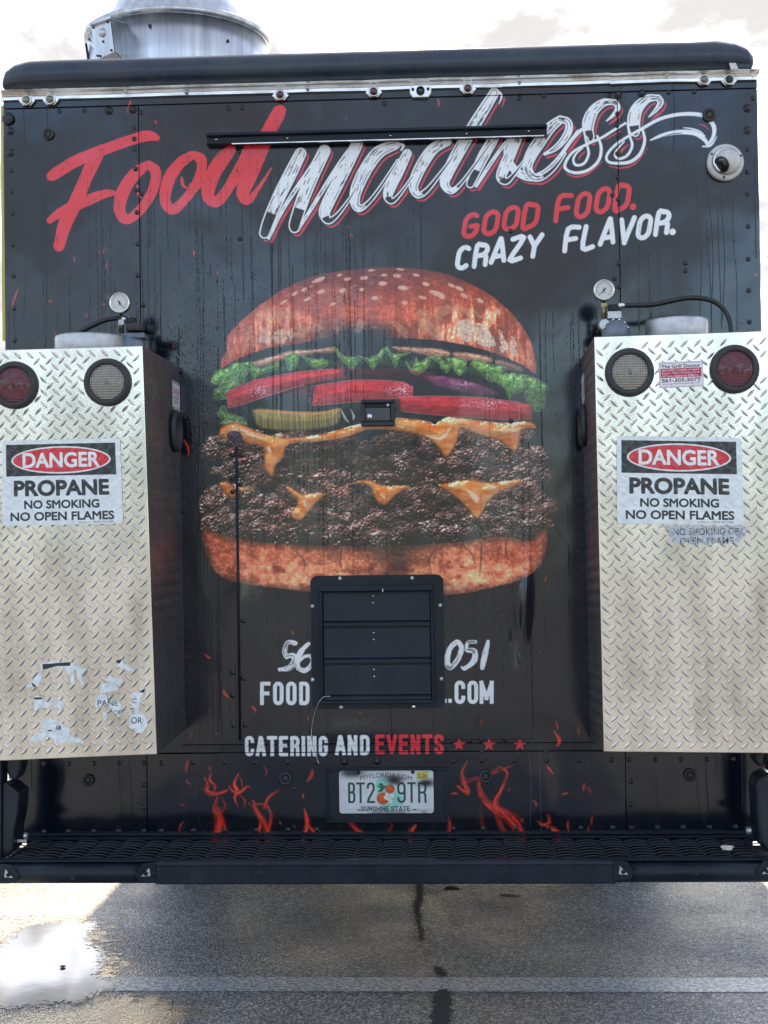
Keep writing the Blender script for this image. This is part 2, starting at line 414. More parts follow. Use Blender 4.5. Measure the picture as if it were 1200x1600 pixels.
# ---------------- burger
BO, BZ = (300, 400), 2.0
def BT(P): return WR.T(P, BO, BZ)
BK = K/2.0
gY, gX = None, None
def shade(h, X, Y, lx, ly, lz, amp):
    gy, gx = np.gradient(h*amp); n = np.sqrt(gx*gx+gy*gy+1); return np.clip((-gx*lx-gy*ly+lz)/n/math.sqrt(lx*lx+ly*ly+lz*lz), 0, 1)
def ell(X, Y, cx, cy, rx, ry, ang=0.0):
    c = BT([(cx, cy)])[0]; a = math.cos(ang); b = math.sin(ang); dx, dy = (X-c[0])/BK, (Y-c[1])/BK
    return np.hypot((dx*a+dy*b)/rx, (-dx*b+dy*a)/ry)
def patty(x0, x1, ytop, ybot, seed, n, dk):
    r = np.random.default_rng(seed)
    P = BT([(x0-20, ytop-20), (x1+20, ybot+20)]); sl, X, Y = WR.win(P, 4); H = np.zeros(X.shape, np.float32); A = np.zeros(X.shape, np.float32)
    cen = (x0+x1)/2
    for i in range(n):
        cx = r.uniform(x0+16, x1-16); t = (cx-x0)/(x1-x0); cur = 14*math.cos((t-.5)*math.pi)
        cy = r.uniform(ytop+8, ybot-8)+cur*.6; rad = r.uniform(17, 42)
        if abs(cx-cen) > (x1-x0)*.44 and (cy < ytop+22 or cy > ybot-14): continue
        c = BT([(cx, cy)])[0]; R = rad*BK; a0, a1 = int(max(0, c[1]-R-sl[0].start)), int(c[1]+R-sl[0].start)+2; b0, b1 = int(max(0, c[0]-R-sl[1].start)), int(c[0]+R-sl[1].start)+2
        xx, yy = X[a0:a1, b0:b1], Y[a0:a1, b0:b1]
        if xx.size == 0: continue
        d = np.hypot(xx-c[0], (yy-c[1])*1.1)/R+(fbm(xx/5, yy/5, 2, i)-.5)*.5; hh = np.sqrt(np.clip(1-d*d, 0, 1))*R+r.uniform(0, 6)*(d < 1)
        H[a0:a1, b0:b1] = np.maximum(H[a0:a1, b0:b1], hh); A[a0:a1, b0:b1] = np.maximum(A[a0:a1, b0:b1], (d < 1)*1.0)
    H2 = H*1.9+fbm(X/3.6, Y/3.6, 3, 40)*6+fbm(X/9, Y/9, 2, 44)*9
    L1 = shade(H2, X, Y, -.5, -.9, .45, .9); L2 = shade(H2, X, Y, .8, -.5, .4, .9)
    big = sstep(.40, .66, fbm(X/70, Y/50, 3, seed)); edge = sstep(.25, .5, np.abs((X-BT([(cen, 0)])[0][0])/BK)/(x1-x0))
    lit = np.clip(.34+big*.75+edge*.6, 0, 1.1)
    sp = (np.clip(L1, 0, 1)**3*.9+L2**4*.7)*lit
    spark = sstep(.60, .9, fbm(X/1.7, Y/1.7, 2, 60))*sstep(.35, .8, L1)*lit
    pink = sstep(.5, .7, fbm(X/45, Y/45, 2, seed+9))
    spk = sstep(.55, .95, L1)*sstep(.42, .62, fbm(X/10, Y/10, 2, seed+20))*lit
    base = np.array(chan((24, 17, 16)))+np.array(chan((128, 88, 78)))*(np.clip(L1*.9+L2*.5, 0, 1)**2.2*(.25+.75*lit))[..., None]+np.array(chan((138, 116, 108)))*spk[..., None]+np.array(chan((40, 2, -4)))*(pink*sp)[..., None]
    base = base+np.array(chan((190, 180, 180)))*(spark*1.0)[..., None]
    al = A*np.clip(.62+lit, 0, 1)
    m = al*1.0
    WR.a[sl][..., :3] = WR.a[sl][..., :3]*(1-m[..., None])+np.clip(base, 0, 1)*m[..., None]
patty(45, 1118, 552, 712, 3, 300, 0)
patty(42, 1132, 716, 880, 4, 330, 0)

def bun(P, box, top, seed):
    g = WR.poly(BT(P), None, sm=4, rough=2.2, rs=5, soft=1.0); sl, X, Y, d, m = g
    x, y = (X-BT([(0, 0)])[0][0])/BK, (Y-BT([(0, 0)])[0][1])/BK          # zoom coordinates (nearly)
    n1 = fbm(X/30, Y/26, 4, seed); n2 = fbm(X/7, Y/7, 4, seed+1); n3 = fbm(X/2.2, Y/2.2, 3, seed+2)
    if top:
        u = (x-585)/495; v = np.clip((y-36)/330, 0, 1)
        H = 46*np.sqrt(np.clip(1-u*u, 0, 1))*BK*2+n1*34+n2*14+n3*3.2
        wr = fbm((x-585)/(18+0*x)*(1.1), (y)/85, 3, seed+4)                # vertical wrinkles low on the crown
        H = H+wr*26*sstep(.3, .9, v)
        LL = shade(H, X, Y, -.7, .55, .5, .55); LR = shade(H, X, Y, .7, .5, .5, .55); LT = shade(H, X, Y, .1, -.8, .7, .55)
        side = np.exp(-((np.abs(u)-.62)/.30)**2)*sstep(.25, .7, v); rside = np.exp(-((u-.45)/.38)**2)*sstep(.2, .75, v)*sstep(1.05, .8, v)
        lo = np.clip(side+rside*.7, 0, 1)
        warm = sstep(.0, .55, v+.12*np.abs(u))
        col = np.array(chan((118, 44, 38)))[None, None]*(1-warm[..., None])+np.array(chan((188, 74, 44)))*warm[..., None]; col = col*(.80+.40*n1[..., None])
        fib = vnoise(u*70+n2*3, v*9, 15)*.5+vnoise(u*150+n2*4, v*22, 17)*.5                     # fine radial creases
        hi = lo*sstep(.42, .72, wr*.55+fib*.45)*(.45+.55*sstep(.35, .6, n2))+lo*.30+.10*sstep(.5, .8, fib)*sstep(.25, .6, v)
        hi = hi*(.55+1.1*sstep(.35, .7, wr)); col = col*(1-.25*lo[..., None]*(1-sstep(.3, .6, wr))[..., None])+np.array(chan((160, 130, 108)))*hi[..., None]*.66
        col = col*(.86+.26*LT[..., None])*(.88+.24*n3[..., None])*(.90+.20*fib[..., None])
        cen = np.exp(-((u+.12)/.26)**2); fade = 1-sstep(.50, .68, v)*cen*.96
        edge = sstep(-1.0, -26.0, d); col = col*(.72+.28*edge[..., None])+np.array(chan((60, 22, 16)))*((1-edge)*.5)[..., None]
        m = m*fade
    else:
        v = np.clip((y-850)/210, 0, 1); u = (x-570)/540
        H = n1*30+n2*22+n3*4+fbm(x/30, y/60, 3, seed+4)*26
        LL = shade(H, X, Y, -.6, -.5, .55, .6); LR = shade(H, X, Y, .7, -.4, .5, .6)
        fib = vnoise(x/9+n2*3, y/5+n1*2, 25)*.5+vnoise(x/4+n2*2, y/3, 27)*.5
        col = np.array(chan((172, 82, 54)))[None, None]*(.55+.7*n1[..., None]+.2*n2[..., None])+np.array(chan((26, 2, 0)))*(sstep(.3, .75, np.abs(u)))[..., None]; col = col*(.88+.24*fib[..., None])
        hi = np.clip((LL*.55+LR*.5)*1.2-.3, 0, 1)*sstep(.40, .66, n2)*.7+.55*sstep(.35, .8, v)*sstep(.35, .62, fbm(x/40, y/24, 3, seed+8))+.3*np.exp(-((np.abs(u)-.55)/.25)**2)*sstep(.45, .6, fbm(x/26, y/40, 3, seed+6))
        col = col+np.array(chan((176, 136, 104)))*hi[..., None]
        col = col*(.86+.26*n3[..., None])
        edge = sstep(-1.0, -22.0, d); col = col*(.55+.45*edge[..., None])
        dk = np.exp(-((u-.10)/.13)**2)*sstep(.1, .5, v); col = col*(1-.55*dk[..., None])
        m = m*(1-sstep(.86, 1.0, v)*.5*np.exp(-((u)/.5)**2))
    WR.a[sl][..., :3] = WR.a[sl][..., :3]*(1-m[..., None])+np.clip(col, 0, 1)*m[..., None]
    return sl, X, Y, d, m
bun([(30, 870), (45, 840), (70, 862), (140, 882), (260, 898), (400, 903), (560, 906), (700, 903), (830, 893), (960, 876), (1035, 886), (1060, 882), (1080, 864), (1108, 860), (1106, 920), (1082, 972), (1022, 1012), (932, 1036), (830, 1055), (600, 1066), (400, 1052), (200, 1028), (92, 1003), (48, 940)], None, False, 20)
for cx in [(905, 892, 902, 950, 898, 1000), (842, 900, 870, 925, 885, 960), (985, 880, 980, 910, 984, 938), (470, 905, 462, 950, 470, 980), (330, 925, 352, 955, 350, 985), (760, 915, 740, 950, 748, 990), (600, 930, 640, 945, 690, 940)]:
    WR.stroke(BT([(cx[0], cx[1]), (cx[2], cx[3]), (cx[4], cx[5])]), [2.2*BK, 3.2*BK, .6], chan((70, 30, 22)), .55, 1.8)
    WR.stroke(BT([(cx[0]+6, cx[1]), (cx[2]+7, cx[3]), (cx[4]+6, cx[5])]), [.6, 2.0*BK, .5], chan((226, 170, 132)), .3, 1.6)
TOPB = [(95, 350), (92, 325), (108, 292), (112, 248), (150, 205), (215, 150), (300, 95), (390, 60), (500, 42), (600, 35), (690, 38), (780, 52), (860, 82), (930, 120), (1000, 180), (1045, 240), (1068, 300), (1075, 365), (1050, 352), (1000, 325), (940, 302), (860, 280), (780, 265), (700, 258), (620, 256), (520, 252), (440, 252), (360, 268), (300, 280), (240, 287), (180, 307), (130, 328)]
tsl, tX, tY, tD, tM = bun(TOPB, None, True, 10)
# glossy cracked patches on the crown
def gloss(P, o, z, col, al=.9, rs=7, rough=5):
    Q = WR.T(P, o, z); g = WR.poly(Q, None, sm=3, rough=rough, rs=rs, soft=1.1)
    sl, X, Y, d, m = g; nn = fbm(X/5, Y/5, 3, 31); c = np.array(col)[None, None]*(.74+.42*nn[..., None]); m = m*al*(1-.55*sstep(.6, .68, fbm(X/6, Y/3.2, 2, 35)))
    WR.a[sl][..., :3] = WR.a[sl][..., :3]*(1-m[..., None])+np.clip(c, 0, 1)*m[..., None]
o1, o2 = (580, 400), (300, 400)
CRM = chan((240, 216, 190))
for P in [[(540, 412), (590, 395), (632, 410), (640, 470), (630, 530), (582, 530), (547, 490)], [(655, 420), (700, 430), (750, 480), (775, 560), (720, 565), (668, 545), (652, 500)],
          [(788, 455), (830, 500), (852, 560), (832, 600), (806, 590), (806, 540)], [(872, 508), (896, 520), (903, 600), (886, 622), (868, 600)]]: gloss(P, o1, 4, CRM)
for P in [[(400, 340), (480, 310), (620, 330), (740, 400), (690, 385), (600, 355), (500, 345), (430, 400), (440, 520), (400, 500)], [(130, 400), (200, 430), (230, 505), (190, 500), (150, 450)], [(290, 340), (340, 330), (370, 420), (330, 500), (300, 430)], [(340, 430), (400, 420), (430, 500), (380, 520)],
          [(915, 540), (938, 560), (944, 640), (920, 620)], [(970, 600), (985, 630), (990, 690), (972, 670)]]: gloss(P, o1, 4, chan((232, 172, 128)), .5, 6, 9)
for P in [[(425, 470), (460, 455), (490, 480), (488, 530), (450, 548), (420, 530)], [(505, 480), (560, 455), (600, 470), (590, 530), (530, 550), (505, 525)], [(605, 450), (640, 470), (632, 525), (606, 530)]]: gloss(P, o2, 4, chan((238, 204, 172)), .7, 7, 7)
for P in [[(330, 480), (375, 440), (350, 560), (320, 590)], [(380, 500), (410, 470), (400, 560), (372, 570)], [(650, 470), (720, 430), (715, 500), (670, 520)], [(735, 440), (800, 400), (815, 455), (760, 475)], [(1020, 420), (1060, 400), (1085, 440), (1050, 480), (1020, 470)],
          [(400, 380), (470, 330), (560, 330), (700, 360), (620, 390), (500, 400)], [(880, 420), (900, 400), (925, 470), (900, 500)], [(225, 590), (262, 590), (255, 620), (225, 615)], [(1140, 260), (1180, 250), (1170, 280)]]: gloss(P, o2, 4, chan((228, 170, 134)), .5, 5, 9)
# sesame seeds and flecks
sd = np.random.default_rng(12)
for (x, y, a, b) in [(538, 69, 13, 6), (595, 86, 13, 7), (485, 72, 12, 5), (470, 108, 11, 6), (402, 112, 14, 6), (660, 100, 17, 7), (730, 88, 12, 6), (640, 62, 12, 6), (765, 118, 26, 8), (600, 60, 10, 4), (530, 105, 8, 5), (665, 147, 9, 6), (570, 132, 11, 6), (440, 150, 9, 5), (350, 105, 10, 5), (395, 75, 22, 6),
                     (320, 118, 10, 5), (810, 92, 11, 5), (850, 125, 12, 6), (700, 60, 11, 4), (835, 102, 14, 6), (900, 140, 12, 6), (955, 175, 10, 8), (780, 130, 10, 5), (720, 130, 13, 5), (460, 60, 8, 4), (560, 45, 12, 3), (650, 42, 12, 3), (360, 135, 12, 5), (285, 145, 13, 4)]:
    ang = (x-585)/495*0.9; c = BT([(x, y)])[0]
    t = np.linspace(0, 2*math.pi, 9)[:-1]; P = np.stack([c[0]+BK*(a*np.cos(t)*math.cos(ang)-b*np.sin(t)*math.sin(ang)), c[1]+BK*(a*np.cos(t)*math.sin(ang)+b*np.sin(t)*math.cos(ang))], 1)
    WR.poly(P, chan((222, 160, 132)), .85, 1.0, 3, 1.2, 3); WR.poly(P+np.array([.6, -1.2]), chan((240, 196, 168)), .5, 1.8, 3)
for i in range(330):
    u = sd.uniform(-.97, .97); v = sd.uniform(.02, .8); top_y = 36+330*(1-math.sqrt(1-u*u))*.95; x = 585+495*u; y = top_y+6+v*(250-top_y*.6)
    if y > 250: continue
    ang = u*1.0+sd.normal(0, .25); a = sd.uniform(2, 8)*(1-.3*abs(u)); b = a*sd.uniform(.25, .6); c = BT([(x, y)])[0]; t = np.linspace(0, 2*math.pi, 7)[:-1]
    P = np.stack([c[0]+BK*(a*np.cos(t)*math.cos(ang)-b*np.sin(t)*math.sin(ang)), c[1]+BK*(a*np.cos(t)*math.sin(ang)+b*np.sin(t)*math.cos(ang))], 1)
    WR.poly(P, chan((205, 125, 100)), sd.uniform(.25, .7), 1.0, 2)

# sauce strips under the crown
def food(P, c1, c2, ns=(10, 6), hl=0.0, o=BO, z=BZ, al=1.0, seed=50, edge=.55, rough=1.5, hs=14, sm=4, soft=.9):
    g = WR.poly(WR.T(P, o, z), None, sm=sm, rough=rough, rs=6, soft=soft)
    sl, X, Y, d, m = g
    n = fbm(X/ns[0], Y/ns[1], 4, seed); t = sstep(.3, .7, n)[..., None]; col = np.array(c1)*(1-t)+np.array(c2)*t
    H = np.sqrt(np.clip(-d, 0, 30))*6+n*10; L = shade(H, X, Y, -.3, -.9, .6, .8); L2 = shade(H, X, Y, .6, .5, .5, .8)
    e = sstep(0, -7, d)[..., None]; col = col*(edge+(1-edge)*e)*(.82+.36*L[..., None])
    if hl: col = col+hl*(sstep(.86, .99, L)*sstep(.45, .62, fbm(X/hs, Y/hs*1.6, 2, seed+4)))[..., None]+hl*.25*(L2**3)[..., None]
    m = m*al
    WR.a[sl][..., :3] = WR.a[sl][..., :3]*(1-m[..., None])+np.clip(col, 0, 1)*m[..., None]
    return sl, X, Y, d, m
TAN1, TAN2 = chan((176, 118, 92)), chan((214, 160, 126))
food([(175, 335), (230, 318), (275, 305), (300, 296), (380, 290), (440, 284), (445, 300), (380, 306), (300, 320), (260, 335), (200, 348)], TAN1, TAN2, hl=.2)
food([(625, 282), (700, 284), (770, 288), (808, 300), (800, 315), (740, 314), (690, 302), (640, 296)], TAN1, TAN2, hl=.2)
food([(812, 302), (860, 300), (905, 308), (938, 318), (934, 334), (880, 330), (830, 322)], TAN1, TAN2, hl=.2)
food([(945, 322), (990, 330), (1030, 345), (1034, 364), (990, 358), (950, 345)], chan((120, 84, 66)), chan((170, 124, 96)))
# lettuce
LG1, LG2, LG3 = chan((72, 128, 52)), chan((150, 196, 96)), chan((205, 228, 150))
def leaf(P, seed, al=1.0, dk=1.0):
    P = np.array(P, float); sl, X, Y, d, m = food(P, tuple(c*dk for c in LG1), tuple(c*dk for c in LG2), (9, 9), .22, seed=seed, al=al, edge=.5, rough=3.0, sm=3)
    q = WR.T(P, BO, BZ); WR.stroke(np.concatenate([q, q[:1]]), .9, LG3, .55*al, 1.0)
    c = q.mean(0); r = np.random.default_rng(seed)
    for i in range(len(q)):
        if r.random() < .75:
            mid = (q[i]+c)/2+r.normal(0, 3, 2); WR.stroke(np.array([q[i], mid, c+(c-q[i])*.15]), [.6, 1.0, .3], LG3, .45*al, 1.0)
            WR.stroke(np.array([q[i]+[3, 2], mid+[3, 2], c+[2, 2]]), [.5, 1.6, .3], chan((36, 70, 30)), .4*al, 1.6)
food([(70, 400), (120, 360), (250, 345), (400, 326), (600, 318), (800, 330), (950, 360), (1080, 400), (1085, 440), (1000, 410), (850, 366), (650, 346), (450, 346), (280, 366), (150, 396)], chan((30, 58, 24)), chan((62, 104, 40)), (12, 8), .05, seed=19, al=.62, rough=5)
leaf([(58, 395), (75, 360), (110, 350), (140, 330), (175, 345), (170, 372), (130, 395), (90, 402)], 1)
leaf([(70, 420), (100, 395), (140, 388), (150, 360), (165, 390), (150, 402), (110, 430), (105, 446), (72, 444)], 2, 1, .8)
leaf([(78, 492), (100, 466), (112, 490), (160, 505), (168, 525), (120, 528), (95, 515)], 3, .9, .85)
leaf([(150, 340), (185, 330), (215, 352), (270, 332), (262, 352), (205, 372), (195, 392), (180, 352)], 4)
leaf([(290, 316), (320, 302), (333, 315), (328, 336), (305, 358), (295, 335)], 5)
leaf([(340, 310), (380, 322), (410, 320), (425, 335), (402, 352), (380, 346), (355, 326)], 6)
leaf([(440, 282), (452, 290), (470, 312), (520, 318), (512, 340), (502, 358), (482, 338), (458, 314)], 7)
leaf([(518, 312), (552, 318), (575, 308), (580, 322), (568, 352), (556, 346), (545, 328)], 8)
leaf([(575, 320), (592, 292), (610, 284), (628, 305), (682, 302), (648, 318), (635, 348), (622, 318), (608, 296), (590, 318)], 9)
leaf([(668, 330), (690, 352), (700, 316), (712, 334), (742, 312), (738, 345), (706, 370), (684, 362)], 11)
leaf([(742, 316), (768, 314), (790, 328), (808, 342), (796, 364), (782, 352), (770, 332)], 12)
leaf([(790, 318), (850, 322), (856, 345), (838, 372), (822, 360), (812, 340)], 13)
leaf([(868, 338), (890, 322), (928, 338), (978, 348), (962, 372), (940, 392), (922, 386), (900, 360)], 14)
leaf([(955, 372), (1000, 366), (1040, 372), (1052, 388), (1030, 422), (1000, 432), (992, 448), (975, 412), (948, 392)], 15)
leaf([(1030, 372), (1065, 378), (1108, 402), (1102, 420), (1066, 424), (1042, 402)], 16)
leaf([(1042, 418), (1098, 426), (1102, 448), (1096, 478), (1072, 484), (1056, 462), (1040, 440)], 17, 1, .7)
# tomato, onion, pickle
TR1, TR2 = chan((176, 30, 44)), chan((208, 48, 56))
def slab(P, seed, spots, al=1.0, c=(TR1, TR2), rim=.7, fl=None):
    sl, X, Y, d, m = food(P, c[0], c[1], (26, 10), 0, seed=seed, al=al, edge=.86, rough=.5, sm=0, soft=1.0)
    for (sx, sy, r1, r2) in spots:
        e = np.exp(-(ell(X, Y, sx, sy, r1, r2))**2*1.3)*m*sstep(.4, .66, fbm(X/4, Y/3, 3, seed+7)); WR.mix(sl, chan((246, 190, 196)), np.clip(e*.95, 0, 1))
slab([(720, 374), (780, 374), (850, 386), (920, 408), (962, 432), (900, 436), (820, 420), (760, 404)], 63, [(850, 400, 40, 14)], .8, (chan((120, 42, 84)), chan((168, 80, 124))))
slab([(452, 345), (478, 342), (476, 385), (458, 388)], 64, [(466, 362, 8, 14)], .4, (chan((120, 42, 84)), chan((168, 80, 124))))
for P_, a_ in (([(320, 372), (480, 346), (640, 350), (760, 362), (760, 392), (640, 386), (480, 392), (330, 405)], .38), ([(340, 405), (430, 398), (430, 452), (360, 462), (280, 440)], .45), ([(560, 440), (690, 430), (690, 476), (600, 478)], .45)):
    slab(P_, 66, [], a_, (chan((120, 24, 40)), chan((158, 40, 60))))
slab([(107, 424), (200, 386), (330, 362), (440, 352), (470, 352), (470, 378), (350, 402), (240, 436), (160, 462), (112, 475)], 60, [(210, 420, 42, 26)])
slab([(385, 405), (500, 388), (600, 388), (665, 394), (692, 408), (690, 440), (600, 448), (480, 458), (372, 468)], 61, [(665, 415, 30, 26), (630, 420, 30, 12)])
slab([(645, 440), (760, 437), (900, 441), (1020, 456), (1062, 464), (1062, 512), (1020, 514), (900, 506), (760, 496), (655, 486)], 62, [(940, 462, 55, 20), (860, 460, 30, 14)])
for P, wd in [([(107, 424), (200, 386), (330, 362), (440, 352)], 1), ([(112, 475), (160, 462), (240, 436), (350, 402)], 1.2), ([(385, 405), (500, 388), (600, 388), (665, 394)], 1.2), ([(372, 468), (480, 458), (600, 448), (690, 440)], .9), ([(645, 440), (760, 437), (900, 441), (1020, 456)], 1.1), ([(660, 486), (760, 496), (900, 506), (1020, 514)], .9), ([(107, 424), (112, 475)], 1.0), ([(1022, 458), (1022, 512)], .8)]:
    WR.stroke(BT(P), wd, chan((246, 150, 150)), .65, .8)
g = food([(190, 480), (230, 476), (300, 482), (400, 484), (450, 474), (468, 476), (462, 518), (425, 536), (340, 546), (250, 544), (206, 534), (194, 512)], chan((118, 100, 48)), chan((168, 146, 84)), (3.2, 60), .1, seed=70, edge=.5)
WR.stroke(BT([(190, 482), (240, 484), (320, 490), (400, 490), (455, 477)]), [1, 3.2, 3.6, 3.0, 1], chan((226, 150, 76)), .85, 1.5)
for q in [[(465, 478), (478, 505), (490, 520)], [(495, 478), (505, 500), (502, 512)]]: WR.stroke(BT(q), [1.2, 3.2, 1], chan((222, 222, 204)), .8, 1.4)
g = food([(86, 520), (120, 512), (170, 520), (165, 530), (100, 530)], chan((120, 140, 80)), chan((190, 200, 150)), (6, 6), .2, seed=72, al=.8)
# cheese
CH1, CH2 = chan((222, 112, 44)), chan((242, 156, 84))
food([(85, 562), (88, 538), (110, 524), (140, 520), (180, 535), (215, 552), (280, 566), (360, 562), (420, 552), (480, 535), (560, 515), (640, 505), (720, 512), (760, 520), (800, 502), (860, 508), (920, 515), (980, 520), (1055, 516), (1074, 538), (1030, 545), (1022, 590), (1008, 608), (985, 600), (962, 578), (900, 560), (848, 540), (836, 545), (828, 580), (795, 628), (770, 600), (740, 572), (680, 552), (600, 543), (540, 545), (480, 568), (400, 580), (305, 588), (285, 630), (262, 655), (250, 690), (226, 660), (222, 600), (170, 585), (140, 562), (115, 560), (110, 575)],
     CH1, CH2, (34, 12), .62, seed=80, edge=.62, hs=20)
food([(82, 712), (100, 704), (125, 712), (140, 745), (122, 758), (100, 738)], CH1, CH2, (20, 12), .4, seed=81)
food([(148, 722), (198, 720), (170, 735), (150, 738)], chan((190, 140, 110)), CH2, (20, 12), .3, seed=82)
food([(292, 722), (312, 722), (345, 742), (420, 738), (416, 748), (380, 780), (345, 822), (318, 822), (308, 800), (330, 768), (300, 738)], CH1, CH2, (20, 12), .55, seed=83)
food([(470, 718), (520, 702), (560, 700), (600, 716), (684, 718), (640, 744), (606, 776), (585, 772), (566, 748), (556, 722), (520, 712)], CH1, CH2, (20, 12), .5, seed=84)
food([(768, 716), (815, 704), (870, 697), (930, 706), (1025, 698), (1026, 712), (962, 738), (930, 762), (908, 800), (888, 822), (862, 792), (832, 762), (800, 736)], CH1, CH2, (26, 12), .6, seed=85, hs=18)
for P, r in [([(810, 530), (790, 560), (770, 570), (735, 560)], 5), ([(860, 730), (885, 755), (890, 770)], 9), ([(115, 545), (150, 540), (190, 560), (230, 572)], 5), ([(930, 718), (950, 722)], 6), ([(240, 600), (244, 612)], 7), ([(960, 530), (1000, 545), (1030, 535)], 5), ([(350, 765), (354, 780)], 5), ([(590, 745), (600, 752)], 4), ([(820, 510), (835, 515)], 8), ([(640, 530), (660, 534)], 4)]:
    P = BT(P); WR.stroke(P, [1.0]+[r*BK]*(len(P)-2)+[1.0] if len(P) > 2 else r*BK*.7, chan((252, 226, 196)), .8, 2.2)
food([(112, 552), (135, 546), (156, 560), (152, 582), (130, 582), (114, 570)], chan((38, 24, 34)), chan((84, 62, 84)), (5, 5), .2, seed=86)

# ---------------- embers and flames
FR, FO = chan((226, 50, 38)), chan((246, 116, 62))
def ember(x, y, l, wd, ang, al=.9, hot=.3):
    rq = np.random.default_rng(int(x*13+y*7)); al *= rq.uniform(.45, .85); hot *= rq.uniform(.2, 1.6); wd *= rq.uniform(.5, .85); l *= rq.uniform(.7, 1.0)
    dx, dy = math.cos(ang)*l/2, math.sin(ang)*l/2; P = WR.T([(x-dx, y-dy), (x+dy*rq.uniform(-.5, .5), y-dx*rq.uniform(-.5, .5)), (x+dx, y+dy)])
    WR.stroke(P, [wd*K*.25, wd*K*.5, wd*K*.12], FR, al, 1.4)
    if hot: WR.stroke(P, [wd*K*.08, wd*K*.22, .2], FO, hot, 1.8)
for e in [(202, 166, 22, 8, -1.3), (24, 465, 34, 9, -1.25), (168, 125+290, 12, 6, 1.4), (303, 395, 9, 5, 1.6), (163, 392, 10, 6, -1.2), (155, 394, 8, 5, 1.5), (116, 405, 9, 5, 1.2), (341, 428, 9, 4, 1.5), (315, 348, 6, 4, 1.2), (168, 463, 9, 6, -1.3), (162, 475, 5, 4, 0), (135, 493, 7, 5, 1), (166, 495, 7, 5, 1), (79, 470, 5, 4, 0), (272, 540, 9, 4, 1.4),
          (291, 700, 34, 10, 1.3), (325, 1025, 14, 6, .6), (354, 1084, 20, 9, .9), (397, 1108, 14, 6, 1.0), (457, 988, 8, 5, 1), (328, 1110, 10, 4, 1.5), (340, 1147, 7, 3, -.3), (541, 185, 6, 5, 1.5), (684, 161, 18, 8, 1.5), (545, 355, 7, 5, 1.3), (549, 368, 8, 5, .8), (243, 191, 6, 5, 1), (6, 212, 6, 4, 1.5), (85, 522, 12, 4, 1.3),
          (786, 962, 8, 5, 1), (843, 1017, 6, 4, 1), (752, 1128, 9, 5, 1.8), (563, 1113, 9, 4, .2), (482, 1122, 8, 4, 1.2), (870, 1133, 16, 5, 1.3), (904, 1142, 14, 6, 1.4), (853, 904, 12, 6, -1.2), (1181, 430, 10, 5, .9), (1118, 470, 14, 5, .8), (1176, 480, 6, 3, .5), (300, 1147, 18, 5, -1.3), (293, 1195, 22, 6, -1.4), (295, 1222, 14, 6, .8), (286, 1256, 9, 5, 0), (284, 1290, 18, 7, -1.1), (329, 1200, 8, 4, 1.5),
          (860, 1203, 18, 7, .9), (710, 1240, 12, 5, 0), (795, 1233, 7, 5, -1), (878, 1240, 9, 4, -.3), (835, 1255, 12, 6, 1.2), (884, 1238, 12, 5, -.3), (912, 1228, 16, 7, -1.4), (920, 1234, 16, 7, 1.0), (925, 1280, 18, 6, -1.4), (922, 1297, 14, 5, 1.2), (888, 1290, 20, 5, 1.5), (815, 1280, 8, 6, -1), (484, 1210, 24, 10, -1.2), (474, 1243, 7, 5, 1.4), (413, 1205, 18, 4, 1.5), (352, 1295, 6, 5, 1), (438, 1285, 6, 4, 1), (690, 1280, 10, 6, 1.2), (376, 1222, 20, 4, 1.4), (390, 1255, 6, 4, 1), (460, 1290, 5, 3, 1)]:
    ember(*e)
def flame(pts, wid, al=.8, hot=.4):
    P = WR.T(pts); n = len(P)
    for k, (wf, col, aa, so) in enumerate(((.62, chan((120, 16, 20)), al*.55, 6.0), (.42, FR, al*.95, 2.4), (.20, FO, hot*.7, 2.2))):
        g = WR.sdstroke(P, [max(.25, q*K*wf) for q in wid], 8, 8)
        if g is None: continue
        sl, X, Y, D, TT, SS, L = g; wx = (fbm(X/14, Y/20, 3, 70+k)-.5)*7*K*.5
        D = D+wx*.55; fil = .35+.9*sstep(.30, .72, vnoise(SS/(1.5*K)+wx*.5, TT/(16*K), 71+k+n)); rim = 1+.5*np.exp(-(D/1.8)**2)
        WR.mix(sl, col, np.clip(np.clip(.5-D/(2*so), 0, 1)*aa*fil*rim, 0, 1))
flame([(345, 1307), (343, 1280), (336, 1262), (340, 1245)], [26, 16, 8, 2]); flame([(336, 1307), (344, 1285), (342, 1262)], [12, 10, 4]); flame([(320, 1214), (325, 1224), (322, 1234), (332, 1240), (350, 1236), (356, 1233)], [1, 5, 8, 7, 4, 1], .8, .3); flame([(331, 1206), (328, 1218), (336, 1228), (333, 1238)], [1, 4, 5, 2]); flame([(346, 1244), (352, 1258), (345, 1270), (352, 1290)], [1, 4, 5, 3], .5, .1)
flame([(372, 1260), (367, 1246), (371, 1236), (366, 1224), (373, 1207)], [1, 4, 9, 7, 1], .9, .8); flame([(358, 1226), (364, 1236), (374, 1238), (386, 1228), (392, 1231)], [1, 4, 6, 3, 1]); flame([(376, 1242), (383, 1250), (381, 1262)], [3, 4, 1], .5, .2)
flame([(400, 1307), (408, 1285), (400, 1262), (396, 1250)], [8, 8, 6, 3]); flame([(420, 1307), (414, 1285), (402, 1268), (394, 1258)], [14, 9, 7, 2]); flame([(418, 1300), (424, 1275), (416, 1258), (400, 1255)], [5, 5, 6, 2], .8, .2); flame([(412, 1262), (420, 1245), (438, 1232)], [4, 5, 1], .7, .2)
flame([(474, 1305), (480, 1288), (476, 1262)], [6, 9, 2], .85, .7); flame([(480, 1288), (492, 1298), (502, 1302)], [4, 8, 3], .7, .5)
